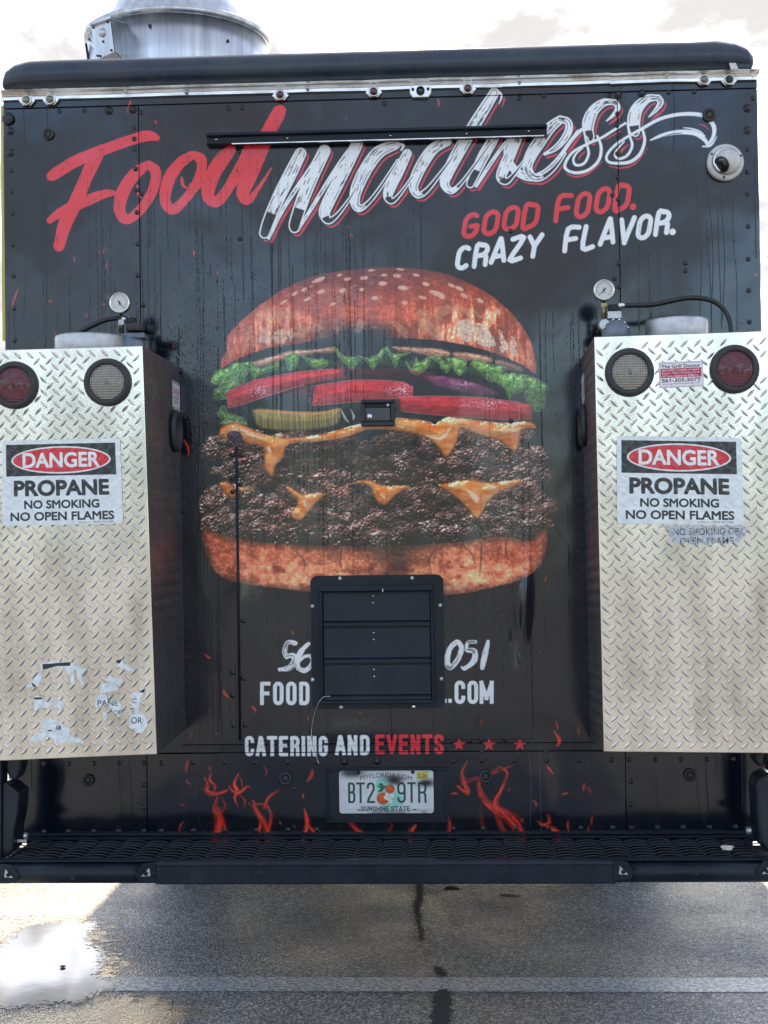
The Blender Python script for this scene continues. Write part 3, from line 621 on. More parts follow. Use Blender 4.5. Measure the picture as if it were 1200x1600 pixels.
flame([(548, 1284), (560, 1298), (578, 1304)], [10, 9, 3], .7, .2); flame([(640, 1303), (645, 1294), (650, 1288)], [10, 8, 2], .7, .8); flame([(602, 1303), (612, 1290), (606, 1280)], [5, 5, 1], .35, 0)
flame([(815, 1307), (805, 1288), (788, 1272), (772, 1262), (760, 1252), (752, 1240)], [16, 16, 15, 14, 11, 6], .85, .35); flame([(775, 1264), (774, 1250), (782, 1234), (792, 1208), (778, 1196)], [10, 8, 6, 4, 2], .8, .3); flame([(752, 1240), (748, 1225), (756, 1212), (778, 1200)], [12, 8, 5, 2], .7, .25)
flame([(716, 1228), (730, 1238), (724, 1220), (722, 1205), (730, 1188)], [6, 8, 10, 5, 1], .7, .5); flame([(724, 1222), (740, 1216), (752, 1214)], [8, 8, 4], .45, 0); flame([(792, 1307), (780, 1285), (774, 1266)], [10, 10, 5], .5, 0); flame([(758, 1307), (752, 1280), (750, 1258)], [8, 8, 4], .25, 0)
flame([(780, 1262), (800, 1270), (820, 1285)], [5, 10, 3], .3, 0); flame([(840, 1282), (848, 1288), (858, 1284), (856, 1272)], [2, 6, 7, 2], .8, .4); flame([(855, 1290), (866, 1296), (874, 1304)], [3, 9, 5], .9, .7); flame([(866, 1142), (874, 1155), (870, 1165)], [3, 7, 2], .75, .5)
flame([(702, 1300), (702, 1285), (698, 1270)], [9, 7, 2], .6, .3); flame([(770, 1208), (788, 1200), (800, 1196)], [4, 3, 1], .5, .1)

# ---------------- "Food" (red brush)
def Bz(o, z): return lambda P: WR.T(P, o, z)
f1 = Bz((0, 120), 3.75); kz = K/3.75
def red(P, r, k, n=7): WR.brush(P, [q*kz for q in r], RED, REDD, k, .30, n, f=.6)
red(f1([(560, 470), (500, 600), (440, 740), (382, 860), (346, 990)]), [44, 40, 42, 42, 34], 1)
red(f1([(302, 582), (340, 556), (460, 486), (620, 422), (760, 372), (860, 346), (918, 356)]), [32, 35, 36, 34, 32, 32, 22], 2)
red(f1([(290, 842), (340, 805), (430, 758), (540, 712), (620, 684), (672, 680)]), [20, 28, 34, 32, 26, 12], 3)
red(f1([(872, 512), (800, 560), (732, 650), (700, 750), (716, 818), (758, 832), (830, 770), (888, 680), (912, 600), (908, 548), (882, 522)]), [24, 36, 40, 38, 32, 30, 30, 30, 32, 34, 26], 4)
red(f1([(806, 640), (806, 680), (826, 706)]), [8, 8, 7], 5)
red(f1([(1120, 462), (1050, 510), (990, 600), (966, 700), (982, 760), (1020, 776), (1086, 716), (1142, 640), (1176, 560), (1180, 490), (1140, 456)]), [26, 34, 38, 34, 30, 30, 28, 30, 30, 32, 26], 6)
red(f1([(1064, 590), (1072, 636), (1100, 652)]), [9, 9, 7], 7)
f2 = Bz((300, 120), 3.75)
def red2(P, r, k): WR.brush(P, [q*kz for q in r], RED, REDD, k, .30, 7, f=.6)
red2(f2([(230, 428), (180, 480), (118, 580), (92, 680), (112, 722), (150, 728), (200, 670), (262, 570), (310, 480), (330, 430)]), [30, 44, 46, 40, 34, 34, 32, 34, 36, 34], 8)
red2(f2([(512, 205), (450, 320), (400, 430), (352, 540), (306, 650), (300, 700), (330, 722), (384, 660), (466, 534)]), [42, 44, 46, 48, 44, 36, 26, 14, 6], 9)
red2(f2([(0, 640), (40, 640), (80, 600)]), [20, 16, 12], 10)

# ---------------- "madness": white brush letters with an outline and a red under-line
WQ = []
def wht(F, strokes, seed, z=3.75): WQ.append(('w', F, strokes, seed, z))
def hair(F, P, r, z): WQ.append(('h', F, P, r, z))
def wfield(F, strokes, z):
    kk = K/z; allP = np.concatenate([F(s[0]) for s in strokes]); sl, X, Y = WR.win(allP, 60*K/3.75+10)
    D = np.full(X.shape, 1e9, np.float32); TT = D*0; SS = D*0; FD = D*0
    for i, (P, r, fade) in enumerate(strokes):
        s2, _, _, d, t, s, L = WR.sdstroke(F(P), [v*kk for v in r], 7, 30)
        y0, x0 = s2[0].start-sl[0].start, s2[1].start-sl[1].start; ya, xa = max(0, -y0), max(0, -x0)
        H, Wd = D.shape; yb, xb = min(d.shape[0], H-y0), min(d.shape[1], Wd-x0)
        vw = (slice(y0+ya, y0+yb), slice(x0+xa, x0+xb)); src = (slice(ya, yb), slice(xa, xb)); c = d[src] < D[vw]
        for dst, v in ((D, d), (TT, t+i*311), (SS, s+i*57), (FD, (t/L > fade+.10)*1.0 if fade <= 1 else d*0)):
            dst[vw] = np.where(c, v[src], dst[vw])
    return sl, X, Y, D, TT, SS, FD
def wdraw():
    F_ = [None if q[0] == 'h' else wfield(q[1], q[2], q[4]) for q in WQ]
    for q, f in zip(WQ, F_):
        if f is None: continue
        sl, X, Y, D, TT, SS, FD = f; sh = int(5.4*K), int(4.6*K); D2 = np.full_like(D, 1e9); D2[sh[0]:, sh[1]:] = D[:-sh[0], :-sh[1]]
        mr = np.clip(.5-(np.abs(D2+1.7*K)-1.6*K)/1.2, 0, 1); WR.mix(sl, chan((214, 56, 72)), mr*.95)
    for q, f in zip(WQ, F_):
        if f is None: P = q[1](q[2]); WR.stroke(P, [(v+5)*K/q[4] for v in q[3]], BGD, 1, .8, 7)
        else: WR.mix(f[0], BGD, np.clip(.5-(f[3]-1.7*K)/1.4, 0, 1))
    for q, f in zip(WQ, F_):
        if f is None: WR.stroke(q[1](q[2]), [v*K/q[4] for v in q[3]], WHT, 1, .8, 7); continue
        sl, X, Y, D, TT, SS, FD = f; seed = q[3]
        WR.mix(sl, WHT, np.clip(.5-D/1.4, 0, 1)); ow = 3.2*K*.62; inner = sstep(-ow, -ow-1.5, D)
        n = vnoise(SS*.42, TT/26, seed)*.55+vnoise(SS*.75, TT/11, seed+3)*.45
        gap = sstep(-ow-1.2, -ow-1.8, D)*sstep(-ow-4.0, -ow-3.0, D)*sstep(.50, .58, vnoise(TT/16, SS/9, seed+1))
        dry = sstep(.64, .72, n)*sstep(.36, .5, vnoise(TT/34, SS/26, seed+2)); fd = sstep(.30, .5, FD+.44*(vnoise(SS*.5, TT/18, seed+6)-.5)-.1)
        WR.mix(sl, BGD, np.clip(gap*.6+dry*.75+fd, 0, 1)*inner)
f3 = Bz((560, 120), 3.75)
# n, e, second hand strokes are laid from right to left so that earlier letters overlap later ones
fe = Bz((840, 130), 4.0)
wht(fe, [([(-160, 330), (-190, 420), (-175, 500), (-120, 560), (-40, 590), (40, 560), (120, 480), (200, 370), (250, 300)], [20, 24, 26, 26, 24, 20, 14, 12, 10], 9)], 30, 4)
f3b = f3
wht(f3b, [([(1180, 252), (1120, 300), (1060, 380), (1010, 460), (990, 530), (1020, 585), (1070, 590), (1140, 540), (1210, 450)], [26, 34, 38, 36, 30, 24, 20, 16, 10], .62)], 31)
wht(f3b, [([(1180, 248), (1225, 262), (1232, 310), (1200, 370), (1150, 420), (1090, 452)], [22, 22, 24, 22, 18, 10], 9)], 32)
wht(fe, [([(480, 120), (500, 150), (480, 190), (430, 236)], [20, 18, 14, 5], 9), ([(470, 118), (410, 122), (350, 170), (318, 240), (316, 300), (330, 330), (330, 350)], [18, 26, 34, 40, 34, 26, 20], .72)], 33, 4)
hair(fe, [(150, 450), (200, 370), (262, 300), (290, 285)], [10, 11, 12, 8], 4)
hair(fe, [(372, 330), (396, 400), (382, 480), (320, 540), (240, 560), (180, 540), (172, 500), (220, 430), (310, 380), (400, 340), (480, 290), (548, 250)], [8, 10, 10, 10, 10, 10, 10, 9, 9, 9, 9, 8], 4)
hair(fe, [(286, 290), (306, 380), (318, 440), (290, 500), (240, 512), (222, 480), (240, 440), (280, 405)], [6, 8, 9, 9, 9, 8, 7, 5], 4)
wht(fe, [([(752, 92), (768, 120), (740, 165), (695, 210)], [22, 20, 14, 5], 9), ([(740, 90), (680, 100), (620, 160), (600, 230), (605, 290), (610, 310)], [20, 28, 38, 42, 36, 26], .75)], 34, 4)
hair(fe, [(655, 290), (668, 360), (640, 440), (580, 490), (500, 500), (440, 490), (432, 450), (480, 390), (560, 335), (650, 285), (760, 225), (880, 195), (1000, 195), (1060, 220), (1100, 270), (1098, 330), (1072, 372)], [8, 10, 11, 11, 10, 9, 9, 9, 9, 10, 11, 12, 13, 13, 14, 12, 9], 4)
hair(fe, [(562, 260), (575, 330), (590, 390), (560, 450), (510, 472), (482, 450), (500, 410), (540, 365)], [7, 8, 9, 9, 9, 8, 7, 5], 4)
hair(fe, [(705, 356), (780, 325), (880, 306), (980, 312), (1040, 350), (1062, 388)], [5, 12, 15, 16, 14, 8], 4); hair(fe, [(910, 278), (960, 284), (1010, 300), (1045, 330)], [3, 5, 5, 4], 4); hair(fe, [(1030, 395), (1080, 388), (1122, 330)], [5, 8, 2], 4)
PK = chan((214, 56, 72))
PKL = [([(415, 355), (470, 325), (528, 295)], [2, 6, 2]), ([(180, 566), (240, 584), (320, 560), (402, 490)], [4, 7, 7, 3]), ([(450, 518), (520, 530), (610, 500), (690, 400)], [4, 6, 6, 2]), ([(255, 478), (270, 450), (300, 425)], [3, 7, 3]), ([(512, 440), (530, 415), (570, 380)], [4, 9, 3]), ([(1005, 254), (1040, 265), (1068, 290)], [2, 5, 2])]
# d-n
wht(f3, [([(935, 350), (890, 450), (850, 540), (836, 590), (866, 612), (912, 570), (985, 470)], [28, 34, 34, 30, 22, 14, 8], .45)], 35)
wht(f3, [([(800, 350), (745, 440), (700, 530), (662, 610), (655, 628)], [30, 34, 32, 28, 26], .62), ([(690, 640), (740, 560), (800, 470), (860, 390), (920, 340)], [10, 12, 12, 12, 10], 9)], 36)
wht(f3, [([(795, 95), (720, 215), (650, 330), (575, 460), (520, 570), (505, 630), (545, 668), (600, 625), (680, 520), (780, 380)], [30, 36, 38, 38, 34, 28, 20, 14, 12, 10], .58), ([(810, 80), (838, 110), (822, 160)], [7, 7, 3], 9)], 37)
wht(f3, [([(520, 380), (440, 420), (380, 500), (335, 590), (322, 650), (350, 692), (400, 665), (470, 580), (560, 460)], [26, 34, 36, 34, 28, 22, 18, 14, 10], .5)], 38)
wht(f3, [([(285, 450), (235, 550), (185, 650), (172, 700), (195, 728), (240, 690), (320, 580)], [28, 34, 34, 28, 20, 14, 10], .45), ([(220, 392), (262, 402), (250, 430)], [8, 9, 6], 9)], 39)
wht(f3, [([(215, 400), (120, 440), (50, 530), (-5, 640), (-22, 720), (0, 770), (50, 745), (120, 660), (230, 490)], [28, 38, 40, 38, 32, 24, 16, 14, 10], .52)], 40)
wht(f2, [([(965, 398), (905, 520), (850, 630), (795, 740), (775, 800), (800, 842), (850, 810), (920, 720), (960, 650)], [36, 38, 38, 38, 34, 24, 16, 12, 10], .52)], 41)
wht(f2, [([(775, 435), (710, 570), (655, 700), (605, 850), (600, 885)], [38, 40, 40, 38, 32], .66), ([(618, 900), (700, 770), (780, 640), (870, 500), (940, 400)], [10, 12, 14, 14, 12], 9)], 42)
wht(f2, [([(635, 450), (575, 570), (510, 700), (450, 840), (425, 915)], [36, 40, 40, 38, 34], .66), ([(450, 945), (520, 800), (600, 670), (690, 540), (750, 440)], [10, 12, 14, 14, 12], 9)], 43)

wdraw()
WR.stroke(fe([(770, 338), (840, 318), (900, 312)]), [.5, 1.2, .5], BGD, .8, .8)
for P, r in PKL: WR.stroke(fe(P), [q*K/4 for q in r], chan((214, 56, 72)), .95, .8, 7)
# ---------------- tag line
def tagline(words, x0, y0, dx, dy, up, rad, col, cellw, gap, starts):
    for wd, (sx, sy), (ex, ey), h in starts:
        n = sum(1 for c in wd if c not in '.'); L = math.hypot(ex-sx, ey-sy); ux, uy = (ex-sx)/L, (ey-sy)/L
        g = .30*h; cw = (L-g*(n-1))/n
        def fr(u, v, sx=sx, sy=sy, h=h, ux=ux, uy=uy):
            s = u*1.0; lean = (1-v)*h*.16
            return (sx+ux*s+lean+0*v, sy+uy*s-(1-v)*h)
        x = 0
        for i, ch in enumerate(wd):
            if ch == '.': cwi = 0; x -= g*.15
            else: cwi = cw
            q = glyphs(.5, .30)
            for pl in q[ch]:
                pts = np.array([fr(x+a*cwi*.94 if ch not in '.' else x, b+.03*math.sin(i*2.1)) for a, b in pl]); T_ = WR.T(pts)
                WR.stroke(T_, rad*K*(1.0 if ch != '.' else 1.25), col, 1, .8, 1 if len(pts) > 7 else 3) if len(pts) > 3 or ch not in 'AVZ' else [WR.stroke(T_[j:j+2], rad*K, col, 1, .8, 1) for j in range(len(pts)-1)]
            x += cwi+g
RD2 = chan((222, 52, 62))
tagline(None, 0, 0, 0, 0, 0, 4.0, RD2, 0, 0, [('GOOD', (723, 371), (838, 352), 34), ('FOOD.', (868, 345), (980, 324), 36)])
tagline(None, 0, 0, 0, 0, 0, 4.0, WHT, 0, 0, [('CRAZY', (713, 420), (842, 398), 32), ('FLAVOR.', (882, 392), (1042, 364), 34)])
# ---------------- phone, address, catering line
f7 = Bz((360, 880), 2.4); k7 = K/2.4
def wb(P, r, k): WR.brush(f7(P), [q*k7 for q in r], WHT, BGD, k, .5, 7)
wb([(243, 298), (215, 296), (204, 330), (212, 350)], [9, 8, 10, 10], 1); wb([(208, 348), (236, 345), (240, 365), (222, 390), (184, 398)], [8, 10, 11, 11, 7], 2)
wb([(294, 300), (268, 326), (252, 362), (256, 392), (282, 400), (306, 376), (304, 350), (280, 348), (262, 364)], [8, 10, 11, 10, 9, 9, 8, 7, 5], 3)
wb([(848, 292), (822, 320), (812, 365), (824, 390), (852, 360), (866, 320), (856, 296), (848, 292)], [9, 10, 11, 10, 10, 10, 9, 9], 5)
wb([(918, 294), (890, 296), (884, 322)], [7, 6, 7], 6); wb([(884, 325), (915, 330), (912, 365), (880, 392), (868, 388)], [8, 11, 11, 8, 5], 7)
wb([(966, 292), (952, 350), (944, 390)], [8, 11, 10], 8)
def fline(x0, y0, y1, slope=0.0): return lambda u, v: (x0+u, y0+v*(y1-y0)+slope*u)
lettering(WR, 'FOOD', fline(409.5, 1067.5, 1098), 10.4, 9.9, 3.2, WHT)
lettering(WR, 'COM', fline(713, 1066, 1096), 10.6, 9.6, 3.2, WHT)
WR.poly(WR.T([(700, 1091), (706, 1091), (706, 1097.5), (700, 1097.5)]), WHT); WR.poly(WR.T([(690, 1091), (698, 1091), (698, 1097.5), (690, 1097.5)]), WHT)
lettering(WR, 'CATERING', fline(385.5, 1152, 1178), 8.8, 8.9, 3.0, WHT); lettering(WR, 'AND', fline(527, 1150.5, 1176.5), 9.6, 9.4, 3.0, WHT)
lettering(WR, 'EVENTS', fline(589, 1149.5, 1175), 9.4, 9.0, 3.0, RD2)
for sx in (717, 764, 812):
    P = [(sx+(11 if i % 2 == 0 else 4.4)*math.sin(i*math.pi/5), 1163-(11 if i % 2 == 0 else 4.4)*math.cos(i*math.pi/5)) for i in range(10)]; WR.poly(WR.T(P), RD2)

# ---------------- rain: runs and beads of water (kept in the alpha channel), dust, scuffs
rd = np.random.default_rng(5)
Wt = np.zeros((TH, TW), np.float32)
def bead(x, y, r):
    x0, y0 = int(x-r-1), int(y-r-1); x1, y1 = int(x+r+2), int(y+r+2)
    if x0 < 0 or y0 < 0 or x1 >= TW or y1 >= TH: return
    yy, xx = np.mgrid[y0:y1, x0:x1]; Wt[y0:y1, x0:x1] = np.maximum(Wt[y0:y1, x0:x1], np.clip(r+.5-np.hypot(xx+.5-x, (yy+.5-y)*.8), 0, 1))
for i in range(270):
    x = rd.uniform(8, TW-8); y = rd.uniform(60, 1350); L = rd.uniform(150, 900); ye = min(TH-20, y+L); wob = rd.uniform(0, 6); ph = rd.uniform(0, 9); solid = rd.random() < .16; fr = rd.uniform(.25, .75)
    if rd.random() < .35: x = rd.normal(430*K, 160*K)
    while y < ye:
        xx = x+wob*math.sin(y/90+ph)*.5+rd.normal(0, .5)
        if solid: bead(xx, y, .5); y += 1.4
        else:
            if vnoise(y/60, x, 3) > 1-fr-.2: bead(xx, y, rd.uniform(.5, 1.2))
            y += rd.uniform(3, 9)
for i in range(9000):
    x, y = rd.uniform(0, TW), rd.uniform(0, 1400)
    if vnoise(x/120, y/160, 8) > rd.uniform(.35, 1): bead(x, y, rd.uniform(.3, .9))
for i in range(3000):
    x, y = rd.normal(290*K, 45*K), rd.normal(560*K, 90*K); bead(x, y, rd.uniform(.4, 1.0))
for (x, y0, y1) in [(1050, 110, 240), (968, 120, 330), (1110, 300, 500), (1092, 290, 500), (1128, 300, 500), (72, 160, 360), (35, 150, 500), (1089, 1180, 1300), (1104, 1180, 1300), (1132, 1190, 1300), (188, 1190, 1300), (205, 1180, 1290), (340, 1020, 1250), (298, 1180, 1300), (250, 180, 300)]:
    q = WR.T([(x, y0), (x+3, (y0+y1)/2), (x-2, y1)]); y = q[0][1]
    while y < q[2][1]: bead(q[0][0]+4*math.sin(y/60), y, .5); y += 1.2
WR.a[..., 3] = Wt
YY, XX = np.mgrid[0:TH, 0:TW].astype(np.float32)
du = fbm(XX/60, YY/260, 3, 77); WR.a[..., :3] += (sstep(.48, .8, du)*.012)[..., None]
for i in range(60):                          # pale scuffs
    x, y = rd.uniform(20, TW-20), rd.uniform(20, TH-20); a = rd.uniform(-.3, .3)+(math.pi/2 if rd.random() < .6 else 0); l = rd.uniform(4, 26)
    WR.stroke(np.array([(x, y), (x+l*math.cos(a)*.5+1, y+l*math.sin(a)*.5), (x+l*math.cos(a), y+l*math.sin(a))]), [.1, .45, .1], chan((130, 138, 146)), rd.uniform(.15, .5), .8)
for P in [[(826, 1170), (829, 1220), (828, 1290)], [(843, 1165), (845, 1300)], [(822, 1168), (835, 1156)]]: WR.stroke(WR.T(P), .8, chan((120, 130, 138)), .55, .8)
IM_WRAP = make_image('vinyl_wrap_print', WR.a)
# dents and waves of the sheet metal, as a height map
HH, HW = 420, 426
RL = np.zeros((HH, HW, 4), np.float32)+.5; yy, xx = np.mgrid[0:HH, 0:HW].astype(np.float32)
def dent(px, py, sx, sy, h, rot=0.0):
    c_ = WR.T([(px, py)])[0]*(HW/TW); dx, dy = xx-c_[0], yy-c_[1]; f = K*HW/TW; a, b = math.cos(rot), math.sin(rot)
    RL[..., :3] += (h*np.exp(-((dx*a+dy*b)/(sx*f))**2-((-dx*b+dy*a)/(sy*f))**2))[..., None]
dent(818, 955, 9, 62, .55, .05); dent(810, 990, 16, 40, -.35); dent(372, 960, 26, 70, .12); dent(720, 870, 90, 50, .12); dent(560, 1140, 80, 20, .1); dent(846, 1230, 20, 60, .08)
IM_RELIEF = make_image('panel_relief', RL); IM_RELIEF.colorspace_settings.name = 'Non-Color'

# ================================================================== danger sign
def fill_round(cv, x0, y0, x1, y1, r, col, al=1.0):
    P = rr(x0, y0, x1, y1, r, r, 0, 3); cv.poly(np.array(P), col, al)
def danger_print():
    cv = Canvas(1194, 825, chan((222, 228, 229)))
    t = np.linspace(0, 2*math.pi, 73)[:-1]; E_ = lambda rx, ry: np.stack([594+rx*np.cos(t), 196+ry*np.sin(t)], 1)
    cv.poly(np.array([(44, 40), (1142, 40), (1142, 347), (44, 347)]), chan((30, 34, 36)))
    cv.poly(E_(498, 133), chan((226, 228, 226))); cv.poly(E_(480, 118), chan((205, 38, 52)))
    text(cv, 'DANGER', (214, 128, 974, 264), chan((232, 234, 232)), grow=6); BL = chan((28, 34, 38))
    text(cv, 'PROPANE', (127, 396, 1059, 536), BL, grow=9); text(cv, 'NO SMOKING', (223, 586, 962, 662), BL, grow=4); text(cv, 'NO OPEN FLAMES', (86, 700, 1103, 778), BL, grow=4)
    text(cv, 'SmartSign.com \u2022 800-952-1457 \u2022 S-0082', (754, 796, 1101, 814), BL, 0)
    YY, XX = np.mgrid[0:825, 0:1194].astype(np.float32); cv.a[..., :3] *= (.93+.12*fbm(XX/60, YY/50, 4, 3))[..., None]
    return make_image('danger_sign_print', cv.a)
IM_DANGER = danger_print()
def shop_print():
    cv = Canvas(940, 580, chan((190, 192, 196))); cv.poly(np.array([(22, 42), (920, 42), (920, 550), (22, 550)]), chan((228, 222, 226)))
    cv.poly(np.array([(30, 150), (900, 150), (900, 360), (30, 360)]), chan((168, 16, 58))); D_ = chan((60, 14, 34))
    text(cv, 'The Grill Doctor', (47, 64, 878, 136), D_, grow=3)
    for s_, y in (('BBQ Grills, Outdoor Kitchens,', 168), ('Repair, Grill Cleaning, Parts,', 232), ('LP Tanks Delivered & More...', 296)): text(cv, s_, (60, y, 862, y+50), chan((240, 214, 222)), .03)
    text(cv, '561-305-5077', (55, 381, 877, 457), D_, grow=4); text(cv, 'www.grilldoctorflorida.com', (60, 480, 880, 524), D_, .02)
    return make_image('shop_sticker_print', cv.a)
IM_SHOP = shop_print()
def plate_print():
    cv = Canvas(838, 395, chan((214, 218, 222))); GR = chan((18, 74, 62)); TL = chan((128, 204, 186))
    cv.poly(np.array([(330, 90), (470, 90), (480, 150), (560, 250), (560, 330), (520, 330), (430, 390), (350, 280)]), TL, .8, 8, 3)
    def fr(x0): return lambda u, v: (x0+u, 118+v*172)
    for ch, x0, wd in (('B', 88, 46), ('T', 165, 50), ('2', 255, 52), ('9', 525, 56), ('T', 620, 46), ('R', 710, 56)): lettering(cv, ch, fr(x0), wd, 0, 9.5, GR)
    t = np.linspace(0, 2*math.pi, 25)[:-1]
    for x, y, r in ((452, 170, 42), (388, 258, 56)):
        cv.poly(np.stack([x+r*np.cos(t), y+r*np.sin(t)], 1), chan((206, 74, 34))); cv.poly(np.stack([x-r*.2+r*.6*np.cos(t), y-r*.2+r*.6*np.sin(t)], 1), chan((224, 104, 52)), .6, 8)
    for P in [[(335, 135), (380, 150), (395, 165), (360, 160)], [(345, 200), (370, 165), (395, 160), (385, 190)], [(385, 165), (420, 130), (410, 160)], [(350, 125), (385, 118), (400, 160)]]: cv.poly(np.array(P, float), chan((24, 96, 70)), 1, 1, 3)
    for x, y in ((425, 225), (470, 235), (440, 262), (455, 285), (415, 250)):
        for k in range(5): a = k*1.257; cv.poly(np.stack([x+10*math.cos(a)+9*np.cos(t), y+10*math.sin(a)+9*np.sin(t)], 1), chan((232, 232, 228)))
        cv.poly(np.stack([x+4*np.cos(t), y+4*np.sin(t)], 1), chan((60, 70, 60)))
    arc = lambda P: np.stack([P[:, 0], P[:, 1]+34*((P[:, 0]-410)/230)**2], 1)
    text(cv, 'MYFLORIDA.COM', (190, 18, 650, 62), chan((60, 70, 70)), .0, warp=arc)
    lettering(cv, 'SUNSHINE STATE', lambda u, v: (196+u, 334+v*36), 22, 12.5, 4.0, chan((44, 66, 66)))
    cv.poly(np.array([(160, 358), (190, 358), (190, 368), (160, 368)]), chan((44, 66, 66))); cv.poly(np.array([(652, 358), (684, 358), (684, 368), (652, 368)]), chan((44, 66, 66)))
    cv.poly(np.array([(690, 14), (792, 10), (796, 76), (692, 80)]), chan((206, 196, 84))); text(cv, '12-24', (696, 30, 776, 72), chan((40, 44, 40)), .02)
    YY, XX = np.mgrid[0:395, 0:838].astype(np.float32); n = fbm(XX/90, YY/70, 4, 9)
    s = np.exp(-((XX-120)/90)**2-((YY-20)/40)**2)+np.exp(-((XX-500)/60)**2-((YY-95)/34)**2)+np.exp(-((XX-780)/70)**2-((YY-115)/34)**2)*.9+np.exp(-((XX-470)/110)**2-((YY-60)/30)**2)*.4
    s = s+sstep(340, 395, YY)*.4*sstep(.4, .6, n); cv.a[..., :3] *= (1-np.clip(s*(.5+n)*.85, 0, .88))[..., None]*(.9+.12*n[..., None])
    return make_image('licence_plate_print', cv.a)
IM_PLATE = plate_print()
def torn_print():                             # letter scraps on the torn stickers; 4 texels per photo px, origin (40,1025)
    cv = Canvas(800, 560, chan((220, 226, 228))); BL = chan((28, 34, 40))
    f = lambda x, y: ((x-40)*4, (y-1025)*4)
    text(cv, 'PANE', (*f(153, 1094), *f(185, 1103)), BL, .01); text(cv, 'OF', (*f(178, 1110), *f(190, 1117)), BL, .01); text(cv, 'C', (*f(206, 1092), *f(214, 1099)), BL, .01); text(cv, 'E', (*f(204, 1107), *f(210, 1116)), BL, .01); text(cv, 'OR', (*f(205, 1121), *f(222, 1131)), BL, .01)
    cv.poly(np.array([f(67, 1037), f(112, 1034), f(110, 1040), f(90, 1040), f(68, 1046)]), BL); cv.poly(np.array([f(180, 1028), f(192, 1030), f(188, 1037), f(180, 1036)]), BL)
    cv.poly(np.array([f(217, 1082), f(227, 1076), f(226, 1083)]), BL); cv.poly(np.array([f(53, 1089), f(66, 1089), f(66, 1092), f(53, 1092)]), BL)
    cv.poly(np.array([f(75, 1140), f(81, 1139.5), f(81, 1142), f(75, 1142)]), BL); text(cv, 'AM', (*f(87, 1132), *f(95, 1141)), BL, .01)
    YY, XX = np.mgrid[0:560, 0:800].astype(np.float32); cv.a[..., :3] *= (.86+.26*fbm(XX/22, YY/22, 4, 3))[..., None]
    return make_image('torn_sticker_print', cv.a)
IM_TORN = torn_print()
def torn2_print():                            # origin (1030,815), 6 texels per px
    cv = Canvas(840, 260, chan((196, 204, 210))); BL = chan((28, 34, 48)); f = lambda x, y: ((x-1030)*6, (y-815)*6)
    text(cv, 'NO SMOKING OR', (*f(1052, 825), *f(1156, 836)), BL, .012, spacing=1.05); text(cv, 'OPEN FLAME', (*f(1062, 840), *f(1146, 850)), BL, .012, spacing=1.05)
    YY, XX = np.mgrid[0:260, 0:840].astype(np.float32); n = fbm(XX/20, YY/20, 3, 6); cv.a[..., :3] = np.where((n > .60)[..., None], cv.a[..., :3]*0+np.array(chan((170, 172, 170))), cv.a[..., :3]); cv.a[..., :3] *= (.75+.4*fbm(XX/16, YY/16, 4, 2))[..., None]
    return make_image('old_sticker_print', cv.a)
IM_TORN2 = torn2_print()
def side_print():
    cv = Canvas(200, 640, chan((208, 208, 212))); BL = chan((30, 32, 40))
    for y in (14, 590):
        for k in range(5): cv.poly(np.array([(12+k*38, y), (34+k*38, y), (24+k*38, y+36), (2+k*38, y+36)], float), BL)
    text(cv, 'DANGER', (14, 160, 186, 300), chan((190, 30, 60)), .03); text(cv, 'KEEP', (40, 330, 160, 400), BL, .02); text(cv, 'OFF', (50, 430, 150, 500), BL, .02)
    return make_image('side_sticker_print', cv.a)
IM_SIDE = side_print()
def gauge_print():
    cv = Canvas(256, 256, chan((196, 196, 188)))
    for k in range(41):
        a = R_(135+k*6.75); r0 = 92 if k % 5 else 82; cv.stroke(np.array([(128+r0*math.cos(a), 128+r0*math.sin(a)), (128+102*math.cos(a), 128+102*math.sin(a))]), 1.4 if k % 5 else 2.2, chan((50, 50, 50)), n=1)
    text(cv, 'PSI', (108, 150, 148, 170), chan((60, 60, 60)), .01); text(cv, '0', (66, 176, 76, 190), chan((60, 60, 60)), 0); text(cv, '60', (178, 176, 198, 190), chan((60, 60, 60)), 0)
    return make_image('gauge_dial_print', cv.a)
IM_GAUGE = gauge_print()

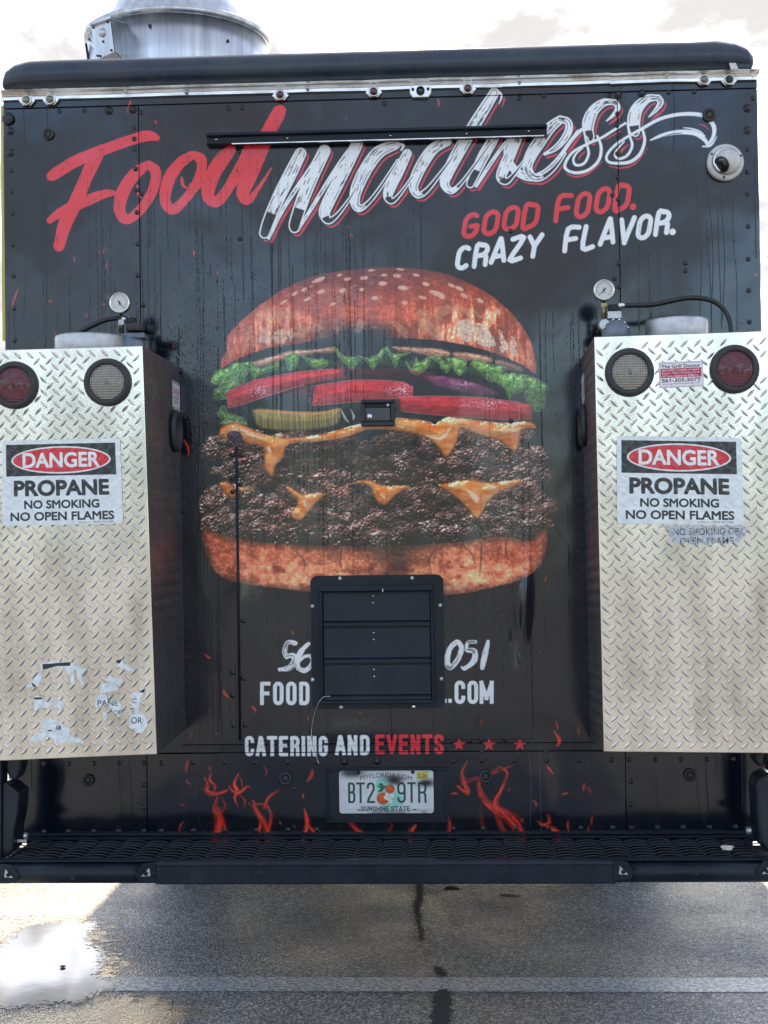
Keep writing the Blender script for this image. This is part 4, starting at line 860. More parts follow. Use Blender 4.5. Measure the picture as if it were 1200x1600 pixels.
# ================================================================== materials
def wall_material():
    mt, ti, b = print_mat('vinyl_wrap', IM_WRAP, rough=0.22, coat=0.0); n = mt.node_tree
    t = n.nodes.new('ShaderNodeTexCoord')
    # water darkens and roughens the gloss
    dk = n.nodes.new('ShaderNodeMix'); dk.data_type = 'RGBA'; dk.blend_type = 'MULTIPLY'; dk.inputs['B'].default_value = (.22, .24, .27, 1)
    n.links.new(ti.outputs['Alpha'], dk.inputs['Factor']); n.links.new(ti.outputs['Color'], dk.inputs['A']); n.links.new(dk.outputs['Result'], b.inputs['Base Color'])
    sp = n.nodes.new('ShaderNodeMapRange'); sp.inputs['To Min'].default_value = WALL_SPEC; sp.inputs['To Max'].default_value = 0.0
    n.links.new(ti.outputs['Alpha'], sp.inputs['Value']); n.links.new(sp.outputs[0], b.inputs['Specular IOR Level'])
    nz = n.nodes.new('ShaderNodeTexNoise'); nz.inputs['Scale'].default_value = 3.0; nz.inputs['Detail'].default_value = 6; nz.inputs['Roughness'].default_value = .6
    mr = n.nodes.new('ShaderNodeMapRange'); mr.inputs['To Min'].default_value = 0.06; mr.inputs['To Max'].default_value = 0.20
    n.links.new(t.outputs['Object'], nz.inputs['Vector']); n.links.new(nz.outputs['Fac'], mr.inputs['Value']); n.links.new(mr.outputs[0], b.inputs['Roughness'])
    b.inputs['IOR'].default_value = 1.54
    # slow waviness of the sheet metal
    n2 = n.nodes.new('ShaderNodeTexNoise'); n2.inputs['Scale'].default_value = 3.4; n2.inputs['Detail'].default_value = 2
    bp = n.nodes.new('ShaderNodeBump'); bp.inputs['Strength'].default_value = 1.0; bp.inputs['Distance'].default_value = 0.0055
    n.links.new(t.outputs['Object'], n2.inputs['Vector']); n.links.new(n2.outputs['Fac'], bp.inputs['Height'])
    ri = n.nodes.new('ShaderNodeTexImage'); ri.image = IM_RELIEF; ri.interpolation = 'Cubic'; b3 = n.nodes.new('ShaderNodeBump'); b3.inputs['Strength'].default_value = 1.0; b3.inputs['Distance'].default_value = .03
    n.links.new(ri.outputs[0], b3.inputs['Height']); n.links.new(bp.outputs[0], b3.inputs['Normal']); bp = b3
    bp2 = n.nodes.new('ShaderNodeBump'); bp2.inputs['Strength'].default_value = .6; bp2.inputs['Distance'].default_value = 0.0006
    n.links.new(ti.outputs['Alpha'], bp2.inputs['Height']); n.links.new(bp.outputs[0], bp2.inputs['Normal']); n.links.new(bp2.outputs[0], b.inputs['Normal'])
    return mt
WALL_SPEC = 0.57
M_WALL = wall_material()
wall_uv = lambda x, y, z: ((x-XL)/(XR-XL), (z-ZB)/(ZT-ZB))
M_BLACK = mat('black_paint', (.007, .011, .018), .36, spec=.25, col2=(.015, .022, .032), vscale=9, rvar=.12, bump=.25, bscale=70, bdist=.0008)
M_BLACKG = mat('gloss_black_paint', (.009, .013, .020), .24, spec=.35, col2=(.018, .024, .033), vscale=5, rvar=.12, bump=.35, bscale=14, bdist=.0015)
M_ROOF = mat('roof_cap_paint', (.022, .036, .060), .30, spec=.4, col2=(.045, .055, .068), vscale=9, rvar=.12, bump=.25, bscale=22, bdist=.002)
M_RUB = mat('black_rubber', (.018, .019, .021), .55, col2=(.035, .036, .038), vscale=30, bump=.2, bscale=200, bdist=.0004)
M_RIV = mat('painted_rivet', (.018, .021, .026), .28, rvar=.1, vscale=40)
M_SEAM = mat('seam_sealant', (.006, .006, .007), .6)
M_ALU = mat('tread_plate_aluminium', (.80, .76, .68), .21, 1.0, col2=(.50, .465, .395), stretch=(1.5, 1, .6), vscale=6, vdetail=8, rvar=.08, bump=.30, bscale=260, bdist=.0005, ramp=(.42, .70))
M_ALUS = mat('aluminium_strip', (.78, .77, .75), .24, 1.0, col2=(.42, .36, .30), vscale=16, rvar=.12, bump=.25, bscale=60, bdist=.0012, stretch=(.6, 1, 2), ramp=(.45, .75))
M_SPUN = mat('spun_aluminium', (.62, .64, .67), .34, 1.0, col2=(.36, .38, .41), vscale=3, vdetail=8, rvar=.10, bump=.25, bscale=14, bdist=.0012, stretch=(7, 7, .5), ramp=(.35, .7))
M_STEEL = mat('bright_screw', (.75, .76, .77), .25, 1.0)
M_GALV = mat('galvanised_steel', (.42, .43, .44), .45, .85, col2=(.62, .63, .64), vscale=28, vdetail=3, rvar=.1, bump=.3, bscale=40, bdist=.001)
M_CHROME = mat('chrome', (.72, .72, .70), .10, 1.0, rvar=.06, vscale=12)
M_BRASS = mat('brass', (.42, .33, .16), .35, 1.0, col2=(.2, .16, .1), vscale=60)
M_REG = mat('regulator_paint', (.20, .24, .29), .45, .2, col2=(.12, .15, .19), vscale=30, bump=.3, bscale=80, bdist=.001)
M_HOSE = mat('hose_rubber', (.012, .013, .015), .38, bump=.2, bscale=300, bdist=.0004)
M_RED0 = mat('red_lens', (.20, .004, .018), .12, coat=.6, col2=(.12, .003, .012), vscale=30)
def lens_mat(name, col, pitch=.0075, metal=0.0, rough=.15):
    mt = mat(name, col, rough, metal, coat=.45); n = mt.node_tree; b = n.nodes['Principled BSDF']; t = n.nodes.new('ShaderNodeTexCoord'); sp = n.nodes.new('ShaderNodeSeparateXYZ'); n.links.new(t.outputs['Object'], sp.inputs[0])
    outs = []
    for ax in ('X', 'Z'):
        a = n.nodes.new('ShaderNodeMath'); a.operation = 'MULTIPLY'; a.inputs[1].default_value = math.pi/pitch; n.links.new(sp.outputs[ax], a.inputs[0])
        s_ = n.nodes.new('ShaderNodeMath'); s_.operation = 'SINE'; n.links.new(a.outputs[0], s_.inputs[0]); c_ = n.nodes.new('ShaderNodeMath'); c_.operation = 'ABSOLUTE'; n.links.new(s_.outputs[0], c_.inputs[0]); outs.append(c_)
    ad = n.nodes.new('ShaderNodeMath'); n.links.new(outs[0].outputs[0], ad.inputs[0]); n.links.new(outs[1].outputs[0], ad.inputs[1])
    bp = n.nodes.new('ShaderNodeBump'); bp.inputs['Strength'].default_value = 1; bp.inputs['Distance'].default_value = .0008; n.links.new(ad.outputs[0], bp.inputs['Height']); n.links.new(bp.outputs[0], b.inputs['Normal'])
    mr = n.nodes.new('ShaderNodeMapRange'); mr.inputs['From Min'].default_value = .2; mr.inputs['From Max'].default_value = 1.6; n.links.new(ad.outputs[0], mr.inputs['Value'])
    mx_ = n.nodes.new('ShaderNodeMix'); mx_.data_type = 'RGBA'; mx_.inputs['A'].default_value = tuple(c*.7 for c in col)+(1,); mx_.inputs['B'].default_value = tuple(min(1, c*1.25) for c in col)+(1,); n.links.new(mr.outputs[0], mx_.inputs['Factor']); n.links.new(mx_.outputs['Result'], b.inputs['Base Color'])
    return mt
M_CLEAR = lens_mat('clear_ribbed_lens', (.20, .19, .155), .0072, .5)
M_RED = lens_mat('red_ribbed_lens', (.085, .003, .012), .0060)
M_ALUS2 = mat('shaded_tread_plate', (.34, .34, .37), .42, 1.0, col2=(.20, .20, .22), vscale=5, vdetail=8, rvar=.08, bump=.3, bscale=200, bdist=.0006)  # same plate metal, coloured darker to hold the shade of the side faces
M_LUG_SHADE = mat('tread_contact_shade', (.10, .098, .092), .6, .3)  # contact shade around the lugs, put into the colour
M_DRED = mat('dark_red_lens', (.07, .012, .012), .12, coat=.8)
M_CLEAR0 = mat('clear_lens', (.44, .43, .39), .12, .45, coat=.9)
M_WHITEP = mat('white_plastic', (.62, .62, .61), .3, coat=.3, col2=(.48, .48, .46), vscale=12)
M_GLASS = mat('dark_camera_glass', (.01, .01, .012), .06, coat=1.0)
M_YEL = mat('yellow_paint', (.62, .55, .10), .45)
M_TANK = mat('white_tank_paint', (.62, .62, .60), .35, col2=(.5, .49, .46), vscale=8)
M_TYRE = mat('tyre_rubber', (.02, .02, .02), .8, bump=.4, bscale=30, bdist=.004)
M_LEAF = mat('dead_leaf', (.03, .022, .016), .7, col2=(.07, .05, .03), vscale=60)
M_PAPER = mat('crumpled_tissue', (.72, .70, .66), .8, bump=.5, bscale=80, bdist=.004)
M_DANGER, *_ = print_mat('danger_sign_vinyl', IM_DANGER, .28, .4, .55, 26, .006)
M_SHOP, *_ = print_mat('shop_sticker_vinyl', IM_SHOP, .3, .3, .2, 60, .001)
M_PLATE, *_ = print_mat('plate_reflective_paint', IM_PLATE, .35, .3, .15, 40, .001)
M_TORN, *_ = print_mat('torn_sticker_vinyl', IM_TORN, .35, .2, .8, 60, .004)
M_TORN2, *_ = print_mat('old_sticker_vinyl', IM_TORN2, .35, .2, .8, 60, .004)
M_SIDES, *_ = print_mat('side_sticker_vinyl', IM_SIDE, .35, .2, .4, 60, .002)
M_DIAL, *_ = print_mat('gauge_dial', IM_GAUGE, .2, .8)

# ================================================================== ground
def ground_mat(name='asphalt', wet=False):
    mt = bpy.data.materials.new(name); mt.use_nodes = True; n = mt.node_tree; b = n.nodes['Principled BSDF']; L = n.links
    t = n.nodes.new('ShaderNodeTexCoord')
    def noise(s, d=4, r=.6):
        z = n.nodes.new('ShaderNodeTexNoise'); z.inputs['Scale'].default_value = s; z.inputs['Detail'].default_value = d; z.inputs['Roughness'].default_value = r; L.new(t.outputs['Object'], z.inputs['Vector']); return z
    vo = n.nodes.new('ShaderNodeTexVoronoi'); vo.inputs['Scale'].default_value = 165; L.new(t.outputs['Object'], vo.inputs['Vector'])
    cr = n.nodes.new('ShaderNodeValToRGB'); e = cr.color_ramp.elements; e[0].position = 0; kw = .45 if wet else 1.0; e[0].color = (.075*kw, .080*kw, .087*kw, 1); e[1].position = 1; e[1].color = (.62*kw, .63*kw, .64*kw, 1)
    e2 = cr.color_ramp.elements.new(.55); e2.color = (.180*kw, .190*kw, .204*kw, 1); sepc = n.nodes.new('ShaderNodeSeparateColor'); L.new(vo.outputs['Color'], sepc.inputs[0]); L.new(sepc.outputs[0], cr.inputs[0])
    big = noise(1.6, 6); r2 = n.nodes.new('ShaderNodeValToRGB'); r2.color_ramp.elements[0].position = .3; r2.color_ramp.elements[0].color = (.62, .62, .64, 1); r2.color_ramp.elements[1].position = .7; r2.color_ramp.elements[1].color = (1.25, 1.22, 1.18, 1)
    L.new(big.outputs['Fac'], r2.inputs[0]); mu = n.nodes.new('ShaderNodeMix'); mu.data_type = 'RGBA'; mu.blend_type = 'MULTIPLY'; mu.inputs['Factor'].default_value = 1
    L.new(cr.outputs[0], mu.inputs['A']); L.new(r2.outputs[0], mu.inputs['B']); L.new(mu.outputs['Result'], b.inputs['Base Color'])
    # dampness varies the gloss
    wetn = noise(2.2, 5); wr = n.nodes.new('ShaderNodeMapRange'); wr.inputs['From Min'].default_value = .35; wr.inputs['From Max'].default_value = .65; wr.inputs['To Min'].default_value = .10 if wet else .45; wr.inputs['To Max'].default_value = .24 if wet else .70
    L.new(wetn.outputs['Fac'], wr.inputs['Value']); L.new(wr.outputs[0], b.inputs['Roughness'])
    bp = n.nodes.new('ShaderNodeBump'); bp.inputs['Strength'].default_value = 1.0; bp.inputs['Distance'].default_value = .0035
    vd = n.nodes.new('ShaderNodeTexVoronoi'); vd.inputs['Scale'].default_value = 165; L.new(t.outputs['Object'], vd.inputs['Vector']); inv = n.nodes.new('ShaderNodeMath'); inv.operation = 'SUBTRACT'; inv.inputs[0].default_value = 1; L.new(vd.outputs['Distance'], inv.inputs[1])
    L.new(inv.outputs[0], bp.inputs['Height']); L.new(bp.outputs[0], b.inputs['Normal'])
    return mt
M_ASPH = ground_mat()
M_WET = ground_mat('wet_asphalt', True)
MB().add([(-150, -150, 0), (150, -150, 0), (150, 150, 0), (-150, 150, 0)], [(0, 1, 2, 3)]).build('ground', M_ASPH, kind='structure')
def ragged(m_, scale, amp, soft=.06):
    """lets a thin film break up along its rim, where the stones of the asphalt poke through"""
    n = m_.node_tree; b = n.nodes['Principled BSDF']; out = n.nodes['Material Output']
    at = n.nodes.new('ShaderNodeAttribute'); at.attribute_name = 'rim'; t = n.nodes.new('ShaderNodeTexCoord'); z = n.nodes.new('ShaderNodeTexNoise'); z.inputs['Scale'].default_value = scale; z.inputs['Detail'].default_value = 6; z.inputs['Roughness'].default_value = .7
    n.links.new(t.outputs['Object'], z.inputs['Vector']); s1 = n.nodes.new('ShaderNodeMath'); s1.operation = 'SUBTRACT'; s1.inputs[1].default_value = .5; n.links.new(z.outputs['Fac'], s1.inputs[0])
    s2 = n.nodes.new('ShaderNodeMath'); s2.operation = 'MULTIPLY_ADD'; s2.inputs[1].default_value = amp; n.links.new(s1.outputs[0], s2.inputs[0]); n.links.new(at.outputs['Fac'], s2.inputs[2])
    mr = n.nodes.new('ShaderNodeMapRange'); mr.inputs['From Min'].default_value = 0; mr.inputs['From Max'].default_value = soft; n.links.new(s2.outputs[0], mr.inputs['Value'])
    tr = n.nodes.new('ShaderNodeBsdfTransparent'); mi = n.nodes.new('ShaderNodeMixShader'); n.links.new(mr.outputs[0], mi.inputs[0]); n.links.new(tr.outputs[0], mi.inputs[1]); n.links.new(b.outputs[0], mi.inputs[2]); n.links.new(mi.outputs[0], out.inputs['Surface'])
    return m_
def flat_shape(name, pts, z, m_, jitter=0, margin=.03, cell=.008):
    P = cat2(np.array(pts, float), 6, True); Q = np.array([G(x, y)[:2] for x, y in P]); lo, hi = Q.min(0)-margin, Q.max(0)+margin
    nx, ny = max(4, min(150, int((hi[0]-lo[0])/cell))), max(4, min(110, int((hi[1]-lo[1])/cell)))
    X, Y = np.meshgrid(np.linspace(lo[0], hi[0], nx), np.linspace(lo[1], hi[1], ny)); D = WR.sdpoly(Q, X.astype(np.float32), Y.astype(np.float32))
    idx = -np.ones(X.shape, int); V = []; R = []; F = []
    keep = D < margin
    for j in range(ny):
        for i in range(nx):
            if keep[j, i]: idx[j, i] = len(V); V.append((X[j, i], Y[j, i], z)); R.append(-D[j, i])
    for j in range(ny-1):
        for i in range(nx-1):
            f = (idx[j, i], idx[j, i+1], idx[j+1, i+1], idx[j+1, i])
            if min(f) >= 0: F.append(f)
    o_ = MB().add(V, F).build(name, m_, kind='structure', recalc=False); at = o_.data.attributes.new('rim', 'FLOAT', 'POINT'); at.data.foreach_set('value', np.array(R, np.float32)); return o_
M_LINE = mat('worn_white_line_paint', (.66, .70, .74), .5, col2=(.26, .275, .29), vscale=70, vdetail=6, bump=.9, bscale=110, bdist=.003, ramp=(.44, .56))
l0, l1, l2, l3 = G(-300, 1528), G(1500, 1527), G(1500, 1549), G(-300, 1550)
MB().add([(l0[0]-3, (l0[1]+l1[1])/2, .0016), (l1[0]+3, (l0[1]+l1[1])/2, .0016), (l2[0]+3, (l2[1]+l3[1])/2, .0016), (l3[0]-3, (l2[1]+l3[1])/2, .0016)], [(0, 1, 2, 3)]).build('painted_line', M_LINE, kind='structure')
M_PUD = ragged(mat('puddle_water', (.09, .088, .082), .05, ior=1.33, bump=.10, bscale=5, bdist=.002, rvar=.03, vscale=30), 45, .26, .02)
flat_shape('puddle', [(-200, 1500), (-20, 1480), (6, 1470), (24, 1455), (48, 1446), (80, 1441.5), (118, 1441), (148, 1442), (150, 1450), (140, 1458), (138, 1470), (146, 1480), (158, 1484), (165, 1495), (164, 1508), (158, 1520), (166, 1529), (184, 1535), (180, 1543), (160, 1550), (146, 1560), (120, 1571), (84, 1568), (50, 1574), (10, 1578), (-200, 1590)], .0024, M_PUD, margin=.06, cell=.010)
M_DAMP = ragged(M_WET, 24, .5, .09)
flat_shape('damp_edge', [(-80, 1565), (60, 1562), (150, 1552), (200, 1549.6), (260, 1556), (330, 1575), (300, 1610), (200, 1660), (-80, 1660)], .0008, M_DAMP, margin=.1, cell=.014)
flat_shape('damp_edge', [(-80, 1440), (30, 1430), (130, 1432), (170, 1450), (176, 1480), (196, 1500), (190, 1540), (150, 1570), (-80, 1590)], .0010, M_DAMP, margin=.1, cell=.014)
M_TAR = ragged(mat('tar_stain', (.026, .027, .029), .85, col2=(.14, .14, .145), vscale=220, spec=.05, bump=1, bscale=220, bdist=.003), 60, .07, .008)
for i, pl in enumerate([[(648, 1375), (660, 1375), (662, 1400), (658, 1425), (664, 1468), (654, 1470), (650, 1440), (645, 1420), (650, 1395)], [(676, 1512), (694, 1514), (699, 1527), (684, 1527)], [(680, 1550), (703, 1550), (706, 1580), (700, 1620), (676, 1620), (674, 1575)], [(780, 1398), (812, 1400), (810, 1404), (784, 1403)]]):
    flat_shape('tar_stain', pl, .004, M_TAR, margin=.03, cell=.006)
# leaf and pebble on the ground
def leaf_thing(px, py, w_, label, m_):
    c = G(px, py); t = empty('fallen_leaf', (c[0], c[1], .012)); P = []
    mb = MB(); ring = []
    for k in range(14):
        a = 2*math.pi*k/14; ring.append((c[0]+w_*math.cos(a), c[1]+w_*.9*math.sin(a)*(1-.3*math.cos(a)), .012+.012*abs(math.sin(a))))
    mb.add(ring+[(c[0], c[1], .014)], [(k, (k+1) % 14, 14) for k in range(14)], smooth=True); mb.build('blade', m_, t)
    MB().tube([(c[0]+w_*.9, c[1], .014), (c[0]+w_*1.4, c[1]+.01, .02)], .0015, 6).build('stem', m_, t)
    tag(t, label, 'leaf')
leaf_thing(706, 1396, .034, 'dark curled wet leaf lying on the asphalt below the step', M_LEAF)
pc = G(98, 1513); tag(MB().lathe((pc[0], pc[1], .004), [(.001, 0), (.009, .001), (.011, .004), (.006, .006), (.001, .007)], n=12).build('pebble', mat('grey_stone', (.12, .115, .10), .6)), 'small dark pebble poking out of the pale puddle', 'stone')

# ================================================================== the food truck
TL_ = 6.4
truck = empty('food_truck', ((XL+XR)/2, 3.0, 0.0))
tag(truck, 'black food truck with a large burger print and brush lettering on its rear wall', 'food truck')
ZR = W(600, 88, .10)[2]
S1, S2 = -0.941, 0.543
XD0, XD1 = W(371, 900)[0], W(830, 900)[0]; ZD1, ZD0 = W(600, 692)[2], W(600, 1157)[2]; ZM = W(600, 1175)[2]
g_ = .0012
def panel(name, x0, x1, z0, z1, y0=0.0, bev=.0012, th=.012):
    return MB().box((x0+g_, y0, z0+g_), (x1-g_, y0+th, z1-g_)).build(name, M_WALL, truck, bevel=bev, uv=wall_uv)
ZTB = W(600, 154)[2]
panel('rear_panel', XL, S1, ZM, ZTB); panel('rear_panel', S1, S2, ZM, ZTB); panel('rear_panel', S2, XR, ZM, ZTB)
panel('top_band', XL, XR, ZTB, ZT+.02, -.0015)
XB0, XB1 = W(230, 1250)[0], W(978, 1250)[0]
panel('lower_panel', XL, XB0, ZB-.02, ZM, -.001); panel('lower_panel', XB0, XB1, ZB-.02, ZM, -.003); panel('lower_panel', XB1, XR, ZB-.02, ZM, -.001)
panel('access_door', XD0, XD1, ZD0, ZD1, -.005, .002)
MB().box((XL+.002, .0125, ZB-.02), (XR-.002, .02, ZT)).build('wall_backing', M_SEAM, truck)
# body: walls, roof, floor
MB().box((XL+.001, .021, ZB-.02), (XL+.05, TL_, ZT+.03)).build('side_wall', M_BLACKG, truck, bevel=.004)
MB().box((XR-.05, .021, ZB-.02), (XR-.001, TL_, ZT+.03)).build('side_wall', M_BLACKG, truck, bevel=.004)
MB().box((XL+.05, TL_-.05, ZB), (XR-.05, TL_, ZT+.03)).build('front_wall', M_BLACKG, truck)
MB().box((XL+.004, .05, ZT+.031), (XR-.004, TL_, ZT+.08)).build('roof', M_ROOF, truck, bevel=.01)
MB().box((XL+.05, .021, ZB-.05), (XR-.05, TL_-.05, ZB+.02)).build('floor', M_BLACK, truck)
for sx in (-.45, .35): MB().box((sx-.04, 1.2, ZB-.15), (sx+.04, TL_-.3, ZB-.051)).build('chassis_rail', M_BLACK, truck)
MB().tube([(XL+.25, 2.2, .42), (XR-.25, 2.2, .42)], .06, 14).build('axle', M_BLACK, truck)
for yy in (2.2, 5.2):
    for sx, sgn in ((XL+.17, -1), (XR-.17, 1)):
        wh = empty('wheel', (sx, yy, .42), truck); wh.location = Vector((sx, yy, .42))-truck.location
        MB().lathe((sx, yy, .42), [(.26, -.13), (.40, -.13), (.42, -.10), (.42, .10), (.40, .13), (.26, .13)], 'x', 36).build('tyre', M_TYRE, wh)
        MB().lathe((sx, yy, .42), [(.10, -.11), (.258, -.12), (.258, .12), (.10, .08)], 'x', 28).build('rim', M_GALV, wh)
MB().box((XL-.040, .10, W(2, 532, .1)[2]), (XL-.001, TL_-.2, W(2, 165, .1)[2])).build('side_trim', M_YEL, truck)
MB().box((XR+.001, 1.2, 1.45), (XR+.37, 5.4, 1.95)).build('added_sun_blocker', M_BLACK, truck, bevel=.01)  # unseen box, added to keep the sun off the ground at right
cb = W(1192, 275, .35); MB().prism([(XR+.0, .35, cb[2]+.05), (XR+.028, .35, cb[2]+.03), (XR+.028, .35, cb[2]-.005), (XR+.0, .35, cb[2]-.05)], (0, .04, 0)).build('side_bracket', M_BLACK, truck, bevel=.003)

# roof cap: a rolled section along the rear edge of the roof
zc0, zc1 = W(600, 122, -.03)[2], W(600, 83, .02)[2]; hh = zc1-zc0
prof = [(.0, 0), (-.008, 0), (-.016, .10), (-.014, .16), (-.036, .18), (-.046, .26), (-.048, .5), (-.040, .76), (-.020, .93), (.008, 1.0), (.06, 1.03), (.12, 1.0)]
mb = MB(); xs = [XL+.008, XL+.018, XL+.045, XL+.085, XL+.10]+list(np.linspace(XL+.2, XR-.2, 14))+[XR-.13, XR-.115, XR-.07, XR-.035, XR-.018]
sc_ = [(.55, .42), (.72, .70), (.9, .88), (.985, .985), (1, 1)]+[(1, 1)]*14+[(1, 1), (.98, .98), (.93, .90), (.85, .72), (.6, .5)]
vsx = []; nP = len(prof); rr_ = np.random.default_rng(3)
for i, x in enumerate(xs):
    dz = rr_.normal(0, .0004); dy = rr_.normal(0, .0004)
    for (py_, pz) in prof: vsx.append((x, py_*sc_[i][0]+dy*(i > 3), zc0+pz*hh*sc_[i][1]+dz*(pz > .2)))
fsx = [(i*nP+k, (i+1)*nP+k, (i+1)*nP+k+1, i*nP+k+1) for i in range(len(xs)-1) for k in range(nP-1)]+[tuple(range(nP)), tuple((len(xs)-1)*nP+k for k in range(nP))]
mb.add(vsx, fsx, smooth=True).build('roof_cap', M_ROOF, truck)
# torn right end of the cap
q = W(1158, 74, -.02); q2 = W(1172, 90, -.02); q3 = W(1174, 108, -.02); q4 = W(1150, 108, -.02)
MB().prism([W(1146, 68, -.03), W(1156, 76, -.03), W(1161, 73, -.03), W(1166, 84, -.03), W(1170, 92, -.03), W(1173, 106, -.03), W(1150, 107, -.03)], (0, .03, 0)).build('roof_cap_end', M_ROOF, truck, bevel=.002)
MB().prism([W(1162, 84, -.032), W(1167, 86, -.032), W(1168, 92, -.032), W(1163, 89, -.032)], (0, .001, 0)).build('rust_chip', mat('red_primer', (.4, .05, .03), .6), truck)
MB().prism([W(1139, 98, -.034), W(1150, 98, -.034), W(1154, 108, -.034), W(1142, 108, -.034)], (0, .004, 0)).build('white_bracket', M_WHITEP, truck, bevel=.001)

# bright drip rail below the cap
zt_, zb_ = W(600, 124, -.015)[2], W(600, 141, -.01)[2]; h2 = zt_-zb_
prof = [(0, 1.0), (-.012, 1.0), (-.022, .93), (-.012, .80), (-.006, .62), (-.004, .48), (-.010, .42), (-.0125, .30), (-.0125, .02), (-.009, -.02), (0, -.02)]
mb = MB(); xs = np.concatenate([np.linspace(XL-.002, .52, 16), np.linspace(.5205, XR-.004, 8)]); vsx = []
for i, x in enumerate(xs):
    dz = rr_.normal(0, .0006); sag = .003 if i > 15 else 0
    for (py_, pz) in prof: vsx.append((x, py_-.001-sag*.6, zb_+pz*h2+dz-sag*.3))
nP = len(prof)
fsx = [(i*nP+k, (i+1)*nP+k, (i+1)*nP+k+1, i*nP+k+1) for i in range(len(xs)-1) for k in range(nP-1)]+[tuple(range(nP)), tuple((len(xs)-1)*nP+k for k in range(nP))]
rail = mb.add(vsx, fsx, smooth=False).build('drip_rail', M_ALUS, truck)
MB().prism([W(1184, 108, -.03), W(1189, 107, -.03), W(1186, 116, -.02), W(1176, 122, -.016), W(1172, 116, -.018)], (0, .01, 0)).build('bent_rail_end', M_ALUS, truck, bevel=.001)
for px, w0, py in ((196, 14, 142), (290, 10, 143), (480, 8, 137), (812, 8, 126), (1042, 8, 117)):
    c = W(px, py, -.022); MB().lathe(c, [(.006, 0), (.006, -.003), (.003, -.005), (.0005, -.006)], 'y', 8).build('rail_screw', M_GALV, truck)

# small fittings: marker lights on hexagonal bases
def marker(px, py, lens_m, r=.017):
    c = W(px, py, -.014); e = empty('marker_light', c, truck); e.location = Vector(c)-truck.location
    mb = MB(); P = []
    for a in (0, 50, 130, 180, 230, 310): rr2 = r*1.55 if a in (0, 180) else r*1.18; P.append((c[0]+rr2*math.cos(R_(a)), c[1], c[2]+rr2*math.sin(R_(a))))
    mb.prism(P, (0, .010, 0)).build('base', M_ALUS, e, bevel=.0015)
    MB().lathe((c[0], c[1]-.0005, c[2]), [(r*.95, 0), (r*.95, -.005), (r*.72, -.008), (r*.72, -.006)], 'y', 20).build('ring', M_CHROME, e)
    MB().lathe((c[0], c[1]-.003, c[2]), [(r*.72, 0), (r*.72, -.006), (r*.5, -.011), (r*.2, -.0135), (.0004, -.014)], 'y', 20).build('lens', lens_m, e)
for px, py, lm in ((42, 157, M_CLEAR), (79, 156, M_CLEAR), (438, 149, M_DRED), (584, 144, M_DRED), (731, 139, M_DRED), (1100, 125, M_CLEAR), (1139, 125, M_RUB)): marker(px, py, lm)
def backup_cam():
    c = W(657, 142, -.018); e = empty('rear_camera', c, truck); e.location = Vector(c)-truck.location
    w2, h2 = .034, .0205; P = [(c[0]+a*w2, c[1], c[2]+b*h2) for a, b in ((-.75, 1), (.75, 1), (1, .5), (.98, -.35), (.72, -1), (-.72, -1), (-.98, -.35), (-1, .5))]
    MB().prism(P, (0, .02, 0)).build('housing', M_CHROME, e, bevel=.003)
    MB().lathe((c[0], c[1]-.001, c[2]), [(.013, 0), (.013, -.006), (.010, -.008), (.010, -.004)], 'y', 24).build('lens_ring', M_BLACK, e)
    MB().lathe((c[0], c[1]-.002, c[2]), [(.010, 0), (.008, -.005), (.0004, -.007)], 'y', 20).build('lens', M_GLASS, e)
    for s in (-1, 1): MB().lathe((c[0]+s*.0235, c[1]-.001, c[2]+.005), [(.0045, 0), (.0045, -.002), (.0004, -.003)], 'y', 12).build('led', M_BLACK, e)
backup_cam()
def dome_cam():
    c = W(1133, 254, -.012); e = empty('security_camera', c, truck); e.location = Vector(c)-truck.location
    MB().lathe(c, [(.0555, .012), (.0555, -.006), (.050, -.012), (.041, -.014), (.041, -.010)], 'y', 40).build('base_ring', M_WHITEP, e)
    MB().lathe((c[0], c[1]-.010, c[2]), [(.0415, 0), (.0415, -.012), (.036, -.018), (.036, -.012)], 'y', 36).build('collar', M_CHROME, e)
    d = Vector((-.72, -.62, -.50)).normalized(); q = Vector((0, -1, 0)).rotation_difference(d).to_matrix()
    s = (c[0]+.002, c[1]-.022, c[2]-.002); n = 14; pr = [(.0375*math.sin(math.pi*k/n)+.0003, -.0375*math.cos(math.pi*k/n)*-1*-1) for k in range(3, n+1)]
    prf = [(.0385*math.sin(a)+.0003, -.0385*math.cos(a)) for a in np.linspace(.72, math.pi, 14)]
    MB().lathe(s, prf, 'y', 32, tilt=q).build('eyeball', M_WHITEP, e)
    MB().lathe(s, [(.0256, -.0288), (.0250, -.0312), (.0225, -.0318), (.0205, -.0300), (.0195, -.0320), (.010, -.0335), (.0004, -.0340)], 'y', 28, tilt=q).build('lens', M_GLASS, e)
    for a in (150, 262, 20): MB().lathe((c[0]+.0485*math.cos(R_(a)), c[1]-.012, c[2]+.0485*math.sin(R_(a))), [(.0035, 0), (.003, -.003), (.0003, -.0035)], 'y', 10).build('screw', M_BLACK, e)
dome_cam()

